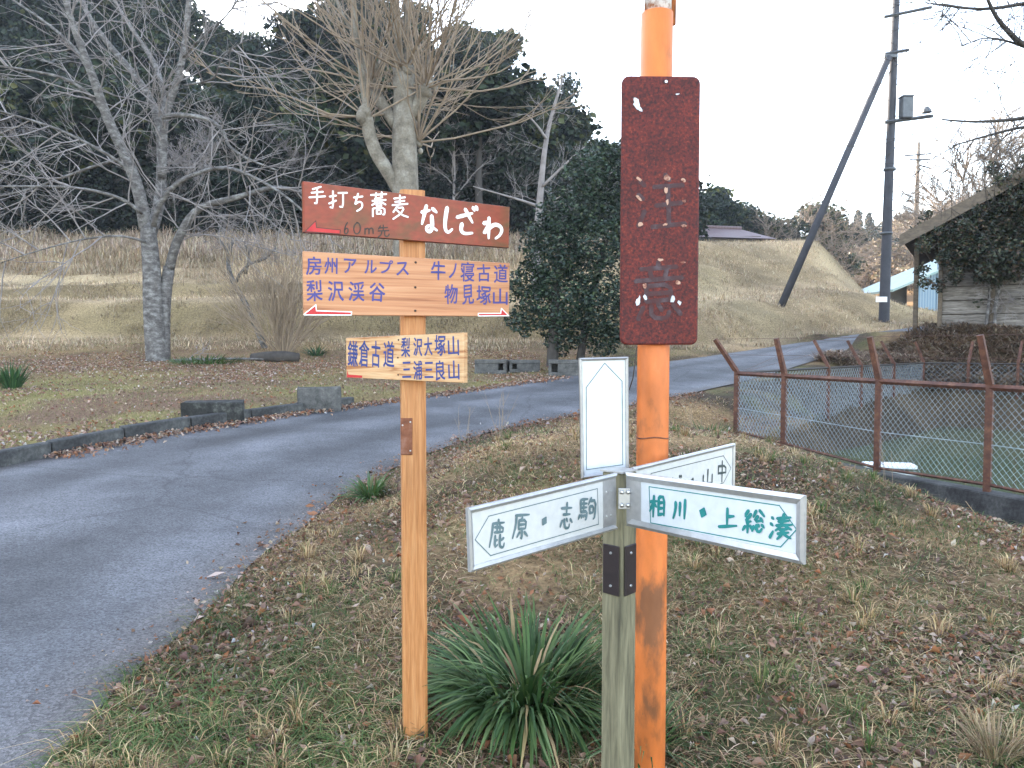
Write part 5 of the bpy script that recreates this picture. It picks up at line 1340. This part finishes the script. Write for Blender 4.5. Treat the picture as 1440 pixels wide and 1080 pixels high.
# ================================================================== GRASS, LITTER (uncountable)
rng = np.random.default_rng(100)
GC = [(.37, .255, .13), (.22, .13, .072), (.125, .145, .048), (.065, .115, .034), (.50, .375, .21), (.12, .085, .06)]
n = 330000
x, y = wedge(rng, n, 1.1, 11.5, .9, .6)
keep = offroad(x, y) & (x > -2.2 + 0 * y); side = (y < 4) | (x > np.interp(y, [4, 8, 10, 12], [-1.9, -.6, 1.0, 3.4]))
keep &= side; x, y = x[keep], y[keep]
patch = fbm(x, y, .55, 111, 3); patch2 = fbm(x, y, 1.6, 115, 2)
k2 = rng.uniform(0, 1, len(x)) < np.clip(.6 + 1.4 * patch, .2, 1); x, y, patch, patch2 = x[k2], y[k2], patch[k2], patch2[k2]
n = len(x); g = sm(patch2 - .5 * patch + rng.normal(0, .2, n) + .08 * (1 - sm(y, 2.5, 5)) - .12 * sm(y, 5, 7) + .10 * sm(x, .4, 1.2) * (1 - sm(y, 3.5, 5)), -.16, .2) > rng.uniform(0, 1, n)
C = np.where(g[:, None], pick(rng, n, GC, [.5, .4, 3, 3.4, .3, .4]), pick(rng, n, GC, [4, 2.5, 1.0, .5, 2.2, 1.2]))
C = C * (1 + .75 * fbm(x, y, .8, 117, 3))[:, None].clip(.45, 1.7)
h = np.exp(rng.normal(math.log(.030), .4, n)) * (1 + .6 * sm(patch2, 0, .4)); flatn = ~g
P = np.c_[x, y, Z(x, y) - .004]
V, F, C = blades(P, h, .0022 + .0010 * rng.uniform(0, 1, n) + .0004 * y, rng.uniform(.9, 3.2, n), rng.uniform(0, 6.3, n), C, rng, .26)
tag(link('grass', npmesh('grass', V, F, C), M['grass']), 'short mixed dry and green grass covering the near bank', 'grass', kind='stuff')
# dry tufts on the near bank
parts = []
x, y = wedge(rng, 1300, 1.6, 10, .7, .5); kp = (rng.uniform(0, 1, len(x)) < np.clip(.18 + 2.0 * fbm(x, y, 1.1, 221, 2), 0, 1)) & offroad(x, y) & ((y < 4) | (x > np.interp(y, [4, 8, 10], [-1.7, -.4, 1.2]))) & (x > -1.6); x, y = x[kp], y[kp]
for cx_, cy_ in zip(x, y):
    m = rng.integers(25, 60); a = rng.uniform(0, 6.3, m); r = rng.uniform(0, .035, m)
    bx__, by__ = cx_ + r * np.cos(a), cy_ + r * np.sin(a)
    cc = pick(rng, m, GC, [4, 1.5, .6, .2, 4, 1] if rng.random() < .7 else [.5, .2, 3, 2, .5, .2])
    parts.append(blades(np.c_[bx__, by__, Z(bx__, by__) - .004], rng.uniform(.04, .12, m), np.full(m, .0026 + .0004 * cy_), rng.uniform(.3, 1.1, m), a + rng.normal(0, .5, m), cc, rng, .4))
V, F, C = join(parts)
tag(link('dry_grass_tufts', npmesh('tufts', V, F, C), M['grass']), 'loose tufts of straw coloured grass scattered over the near bank', 'grass', kind='stuff')
x, y = wedge(rng, 60000, 1.1, 11.5, .9, .6); kp = offroad(x, y) & ((y < 4) | (x > np.interp(y, [4, 8, 10, 12], [-1.9, -.6, 1.0, 3.4]))) & (x > -1.9)
kp &= rng.uniform(0, 1, len(x)) < np.clip(.45 + 1.5 * fbm(x, y, .9, 119, 3) + .5 * np.exp(-((x - .8) ** 2 / 3 + (y - 6) ** 2 / 4)), .03, 1); x, y = x[kp], y[kp]; n = len(x)
sv = blades(np.c_[x, y, Z(x, y) + rng.uniform(0, .02, n)], np.full(n, .012), .0022 + .0004 * y, rng.uniform(3, 10, n), rng.uniform(0, 6.3, n), pick(rng, n, [(.48, .34, .19), (.37, .25, .14), (.58, .46, .30)], [3, 3, 1.5]), rng, .05)
tag(link('straw', npmesh('straw', *sv), M['grass']), 'pale dead straw lying matted over the near bank', 'straw', kind='stuff')
# leaf litter
LC = [(.21, .12, .085), (.32, .21, .15), (.12, .072, .056), (.42, .33, .26), (.50, .45, .42), (.27, .12, .06)]
parts = []
x, y = wedge(rng, 150000, 1.15, 11, .9, .6); kp = offroad(x, y) & ((y < 4) | (x > np.interp(y, [4, 8, 10, 12], [-1.9, -.6, 1.0, 3.4]))) & (x > -2.0)
kp &= rng.uniform(0, 1, len(x)) < np.clip(.36 + 1.7 * fbm(x, y, .6, 131, 3), .10, 1) * (1 - .5 * np.exp(-((x - .8) ** 2 / 3 + (y - 6) ** 2 / 4))); x, y = x[kp], y[kp]; n = len(x)
parts.append(leaves(np.c_[x, y, Z(x, y) + rng.uniform(.004, .03, n)], np.exp(rng.normal(math.log(.026), .36, n)), rng, pick(rng, n, LC, [4, 3.5, 3.5, 1.6, .25, 2.6]), .2, .45, .6))
x = rng.uniform(-15, 2.5, 110000); y = 5 + 15.5 * rng.uniform(0, 1, len(x)) ** .8
lp = fbm(x, y, 1.8, 141, 3); near_k = dline(x, y, RLs[::3])
lf = x < np.interp(y, RLs[40:, 1], RLs[40:, 0])
dens = np.clip(.10 + .7 * sm(lp, .0, .4) + .5 * np.exp(-(((x + 6.2) / 5) ** 2 + ((y - 16) / 1.6) ** 2)) - .4 * sm(y, 17.0, 19), .03, 1)
kp = ((offroad(x, y) & lf & (rng.uniform(0, 1, len(x)) < dens))) ; x1, y1 = x[kp], y[kp]; n = len(x1)
parts.append(leaves(np.c_[x1, y1, Z(x1, y1) + .015], .045 * rng.uniform(.6, 1.4, n), rng, pick(rng, n, LC, [4, 3, 2, 2.2, .3, 2]), .35, .6, .4))
ii = rng.integers(20, 140, 14000); pR = RRs[ii]; dv = (RLs[ii] - pR); dv /= np.linalg.norm(dv, axis=1)[:, None]
q = pR + dv * rng.normal(-.12, .13, 14000)[:, None] + rng.normal(0, .08, (14000, 2)); kp = (q[:, 1] < 12) & (q[:, 1] > 1.1); q = q[kp]; n = len(q)
parts.append(leaves(np.c_[q, np.maximum(Z(q[:, 0], q[:, 1]), base(q[:, 1])) + .02 + rng.uniform(0, .015, n)], np.exp(rng.normal(math.log(.018), .5, n)), rng, pick(rng, n, LC, [4, 3, 3, 1, .2, 2]), .35, .5, .5))
# leaves drifted against the kerb on the road side
ii = rng.integers(38, 130, 9000); off = np.abs(rng.normal(0, .16, 9000)); ii = ii[:]
pL = RLs[ii]; dv = (RRs[ii] - RLs[ii]); dv /= np.linalg.norm(dv, axis=1)[:, None]
q = pL + dv * (off + .02)[:, None] + rng.normal(0, .06, (9000, 2)); kp = (q[:, 1] < 14) & (q[:, 1] > 4) & inpoly(q[:, 0], q[:, 1], ROADPOLY); q = q[kp]; n = len(q)
parts.append(leaves(np.c_[q, base(q[:, 1]) + .03 + rng.uniform(0, .03, n)], .045 * rng.uniform(.6, 1.4, n), rng, pick(rng, n, LC, [4, 4, 2, 2, .2, 3]), .4, .6, .4))
V, F, C = join(parts)
tag(link('leaf_litter', npmesh('litter', V, F, C), M['veg']), 'fallen brown and pale leaves scattered over banks and along the kerb', 'leaf litter', kind='stuff')
# verge and field grass
parts = []
n = 170000; x = rng.uniform(-16, 5, n); y = 5.5 + 15 * rng.uniform(0, 1, n) ** .75
lf = x < np.interp(y, RLs[40:, 1], RLs[40:, 0]) - .1; kp = lf & offroad(x, y); x, y = x[kp], y[kp]; n = len(x)
parts.append(blades(np.c_[x, y, Z(x, y) - .005], rng.uniform(.02, .05, n), np.full(n, .006), rng.uniform(.4, 1.8, n), rng.uniform(0, 6.3, n), pick(rng, n, [(.20, .195, .075), (.28, .235, .12), (.34, .26, .165), (.10, .125, .04)], [3, 2, 2, 2]) * (1 + .7 * fbm(x, y, 1.0, 211, 3))[:, None].clip(.45, 1.6), rng, .3))
n = 260000; y = 18.5 + 21 * rng.uniform(0, 1, n) ** 1.1; x = rng.uniform(-.72, .62, n) * y
d = y - front(x); kp = (d > -2) & offroad(x, y) & (x < 17) & (rng.uniform(0, 1, n) < np.clip(.5 + 1.6 * fbm(x, y * 1.6, 1.2, 207, 3), .05, 1)); x, y, d = x[kp], y[kp], d[kp]; n = len(x)
tall = sm(d, 7, 10) * (1 - sm(x, 0, 5)); pt = fbm(x, y, 2.5, 151, 3)
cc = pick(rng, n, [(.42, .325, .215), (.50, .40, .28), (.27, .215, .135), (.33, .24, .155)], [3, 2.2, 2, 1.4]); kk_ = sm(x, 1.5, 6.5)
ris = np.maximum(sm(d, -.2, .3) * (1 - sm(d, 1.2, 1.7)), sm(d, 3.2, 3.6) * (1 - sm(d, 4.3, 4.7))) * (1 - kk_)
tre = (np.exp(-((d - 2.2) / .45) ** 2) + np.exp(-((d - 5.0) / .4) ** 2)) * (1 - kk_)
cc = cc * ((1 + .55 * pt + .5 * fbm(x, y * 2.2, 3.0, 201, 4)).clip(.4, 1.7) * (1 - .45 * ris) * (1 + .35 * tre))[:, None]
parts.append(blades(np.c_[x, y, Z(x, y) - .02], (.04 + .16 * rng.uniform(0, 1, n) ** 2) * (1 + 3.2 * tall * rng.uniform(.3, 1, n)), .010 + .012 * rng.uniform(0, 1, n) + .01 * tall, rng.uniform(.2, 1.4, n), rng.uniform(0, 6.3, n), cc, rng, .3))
# pampas-like pale grass along the foot of the wood
n = 26000; x = rng.uniform(-27, 4, n); y = rng.uniform(32, 37.5, n); cc = pick(rng, n, [(.56, .45, .35), (.44, .35, .26), (.30, .23, .17)], [3, 3, 2])
parts.append(blades(np.c_[x, y, Z(x, y) - .02], rng.uniform(.2, .75, n) * (1 + 1.1 * fbm(x, y, 2.4, 161, 3)).clip(.2, 2), np.full(n, .035), rng.uniform(.1, 1.1, n), rng.uniform(0, 6.3, n), cc, rng, .3))
V, F, C = join(parts)
tag(link('field_grass', npmesh('field', V, F, C), M['grass']), 'dry grass on the verge and the terraced field', 'grass', kind='stuff')
# heap of dead stalks below the barn, and reeds on the pond bank
parts = []
n = 60000; x = rng.uniform(5.6, 14.5, n); y = rng.uniform(12.0, 18.0, n); kp = (x + .3 * (y - 15) > 7.2) & offroad(x, y) & ~inpoly(x, y, np.r_[PONDPOLY[:0], PONDPOLY]); x, y = x[kp], y[kp]; n = len(x)
a = rng.uniform(0, 6.3, n)
V, F, C = blades(np.c_[x, y, Z(x, y) + rng.uniform(-.02, .17, n) * (.6 + 1.2 * fbm(x, y, 1.1, 181, 2))], rng.uniform(.05, .18, n), rng.uniform(.010, .028, n), rng.uniform(1.0, 5, n), a, pick(rng, n, [(.20, .135, .09), (.30, .22, .15), (.12, .08, .055), (.40, .33, .25)], [3, 3, 2, 1]), rng, .15)
tag(link('dead_stalks', npmesh('stalks', V, F, C), M['grass']), 'heap of dead brown stalks piled below the barn wall', 'dead plants', kind='stuff')
# undergrowth at the foot of the wood
n = 90000; x = rng.uniform(-34, 9, n); y = rng.uniform(35.5, 44, n); keep = (x > -.75 * y); x, y = x[keep], y[keep]; n = len(x)
hh = rng.uniform(0, 1, n) ** 1.5 * (3.4 + 2.4 * fbm(x, y, 3, 171, 2))
V, F, C = leaves(np.c_[x, y, Z(x, y) + hh], .22 * rng.uniform(.6, 1.5, n), rng, pick(rng, n, [(.014, .022, .013), (.022, .030, .017), (.034, .028, .022), (.010, .013, .010)], [3, 2, 1.5, 3]), .1, .6)
tag(link('undergrowth', npmesh('undergrowth', V, F, C), M['veg']), 'dark tangled undergrowth along the foot of the wooded hill', 'undergrowth', kind='stuff')

# ================================================================== SINGLE PLANTS
def clump(name, px, py, nb, hh, ww, spread, cols, wts, label, cat='plant', Y=None, seed=0, bend=1.6, rad=.06):
    rg = np.random.default_rng(seed)
    x0, Y0 = solve(px, py); Y0 = Y or Y0; x0 = (px - 720) / FPX * Y0; z0 = Z1(x0, Y0)
    a = rg.uniform(0, 6.28, nb); L = hh * rg.uniform(.55, 1.15, nb); r0 = rad * rg.uniform(0, 1, nb) ** .5
    tilt = rg.uniform(.10, 1, nb) ** .7 * spread; m = 6
    V = np.empty((nb, m, 2, 3)); t = np.linspace(0, 1, m)
    px_, py_, pz_ = r0 * np.cos(a), r0 * np.sin(a), np.zeros(nb)
    wv = ww * rg.uniform(.7, 1.3, nb); ang = tilt.copy()
    for i in range(m):
        wi = wv * np.interp(t[i], [0, .15, .6, 1], [.6, 1, .9, .08]) * .5
        V[:, i, 0] = np.c_[px_ - np.sin(a) * wi, py_ + np.cos(a) * wi, pz_]; V[:, i, 1] = np.c_[px_ + np.sin(a) * wi, py_ - np.cos(a) * wi, pz_ + wi * .4]
        st = L / (m - 1); px_ = px_ + np.sin(ang) * np.cos(a) * st; py_ = py_ + np.sin(ang) * np.sin(a) * st; pz_ = pz_ + np.cos(ang) * st
        a = a + rg.normal(0, .07, nb); ang = ang + bend * (.45 + .55 * tilt) / (m - 1) * rg.uniform(.7, 1.3, nb)
    V = V.reshape(nb * m * 2, 3)
    zz = Z(V[:, 0] + x0, V[:, 1] + Y0) - z0 + .004; V[:, 2] = np.maximum(V[:, 2], zz)
    b = np.arange(nb)[:, None] * m * 2
    F = np.concatenate([b + np.array([2 * i, 2 * i + 1, 2 * i + 3, 2 * i + 2]) for i in range(m - 1)], 0)
    C = np.repeat(pick(rg, nb, cols, wts), m * 2, 0)
    return tag(link(name, npmesh(name, V, F, C, smooth=True), M['strap'], loc=(x0, Y0, z0 - .005)), label, cat)
LG = [(.036, .072, .024), (.068, .115, .036), (.12, .165, .065), (.30, .21, .11)]
clump('lilyturf_clump', 742, 1000, 1100, .345, .0125, 1.2, LG, [4, 4, 1.5, .35], 'large arching dark green strap-leaved clump between the wooden post and the grey post', Y=2.84, seed=1, bend=1.6, rad=.21)
clump('grass_clump', 520, 705, 200, .24, .011, 1.1, [(.05, .10, .03), (.08, .13, .045), (.14, .14, .06)], [3, 3, 1], 'upright green grass clump on the edge of the asphalt left of the wooden post', seed=2, bend=1.2)
clump('grass_clump', 16, 553, 220, .46, .014, .6, [(.03, .075, .03), (.05, .10, .04)], [1, 1], 'dark green grass clump on the verge at the left picture edge', seed=3, bend=.9, rad=.14)
clump('grass_clump', 290, 510, 260, .28, .022, 1.0, [(.05, .095, .03), (.075, .115, .04)], [1, 1], 'low fresh green clump at the foot of the cherry tree', Y=16.6, seed=4, rad=.7)
clump('grass_clump', 445, 500, 90, .35, .018, .8, [(.035, .075, .04), (.05, .09, .04)], [1, 1], 'small green clump at the foot of the bare shrub', Y=17.9, seed=5, rad=.2)
clump('grass_clump', 1000, 613, 160, .22, .010, .9, [(.05, .09, .03), (.09, .11, .04)], [1, 1], 'low green clump left of the fence corner post', Y=8.6, seed=6, rad=.25)
clump('grass_clump', 1415, 1075, 140, .17, .004, .7, [(.30, .23, .14), (.22, .16, .09)], [1, 1], 'pale straw tuft at the lower right picture corner', seed=7, bend=1.0, rad=.05)
clump('grass_clump', 912, 1070, 130, .26, .006, .9, LG, [4, 4, 1, .3], 'dark strap-leaved clump at the foot of the orange pole', Y=2.5, seed=8, rad=.06)
def weed(px, py, top_px, label, seed, n=3, mat='shoot', r=.0022):
    T = Tree(seed); x0, Y0 = solve(px, py); z0 = Z1(x0, Y0); H = (py - top_px) / FPX * Y0
    for k in range(n):
        d = np.array([T.rng.normal(0, .18), T.rng.normal(0, .12), 1])
        T.grow(np.array([x0 + T.rng.normal(0, .03), Y0 + T.rng.normal(0, .03), z0 - .01]), d, H * T.rng.uniform(.75, 1.05), r, 1, up=.1, spread=.45, kids=4, wob=.06, rmin=.001, shrink=(.12, .3))
    local(T.tw, (x0, Y0, z0)); return tag(T.tw.build('dead_weed', M[mat], loc=(x0, Y0, z0)), label, 'weed')
weed(702, 640, 560, 'thin dead weed stalks at the road edge left of the upright plate', 71, 5, r=.0028)
weed(1150, 1010, 860, 'single dry brown weed stalk on the bank at the lower right', 72, 2, r=.002)
weed(980, 600, 545, 'thin dead weed stalks near the fence corner', 73, 4, r=.0028)
weed(655, 640, 575, 'thin dead stalks beside the road right of the wooden post', 74, 3, r=.0026)
weed(1248, 660, 585, 'dry seed-headed stalk growing at the foot of the rusty fence', 75, 3, r=.003)

# ================================================================== haze of the winter air
m = bpy.data.materials.new('haze air'); m.use_nodes = True; nt = m.node_tree
nt.nodes.remove(nt.nodes['Principled BSDF'])
pv = nt.nodes.new('ShaderNodeVolumePrincipled'); pv.inputs['Color'].default_value = (.86, .90, .96, 1); pv.inputs['Density'].default_value = .0006; pv.inputs['Anisotropy'].default_value = .2
nt.links.new(pv.outputs[0], nt.nodes['Material Output'].inputs['Volume'])
mb = MB(); mb.box((0, 285, 44), (860, 720, 108)); tag(mb.build('haze', m), kind='stuff')
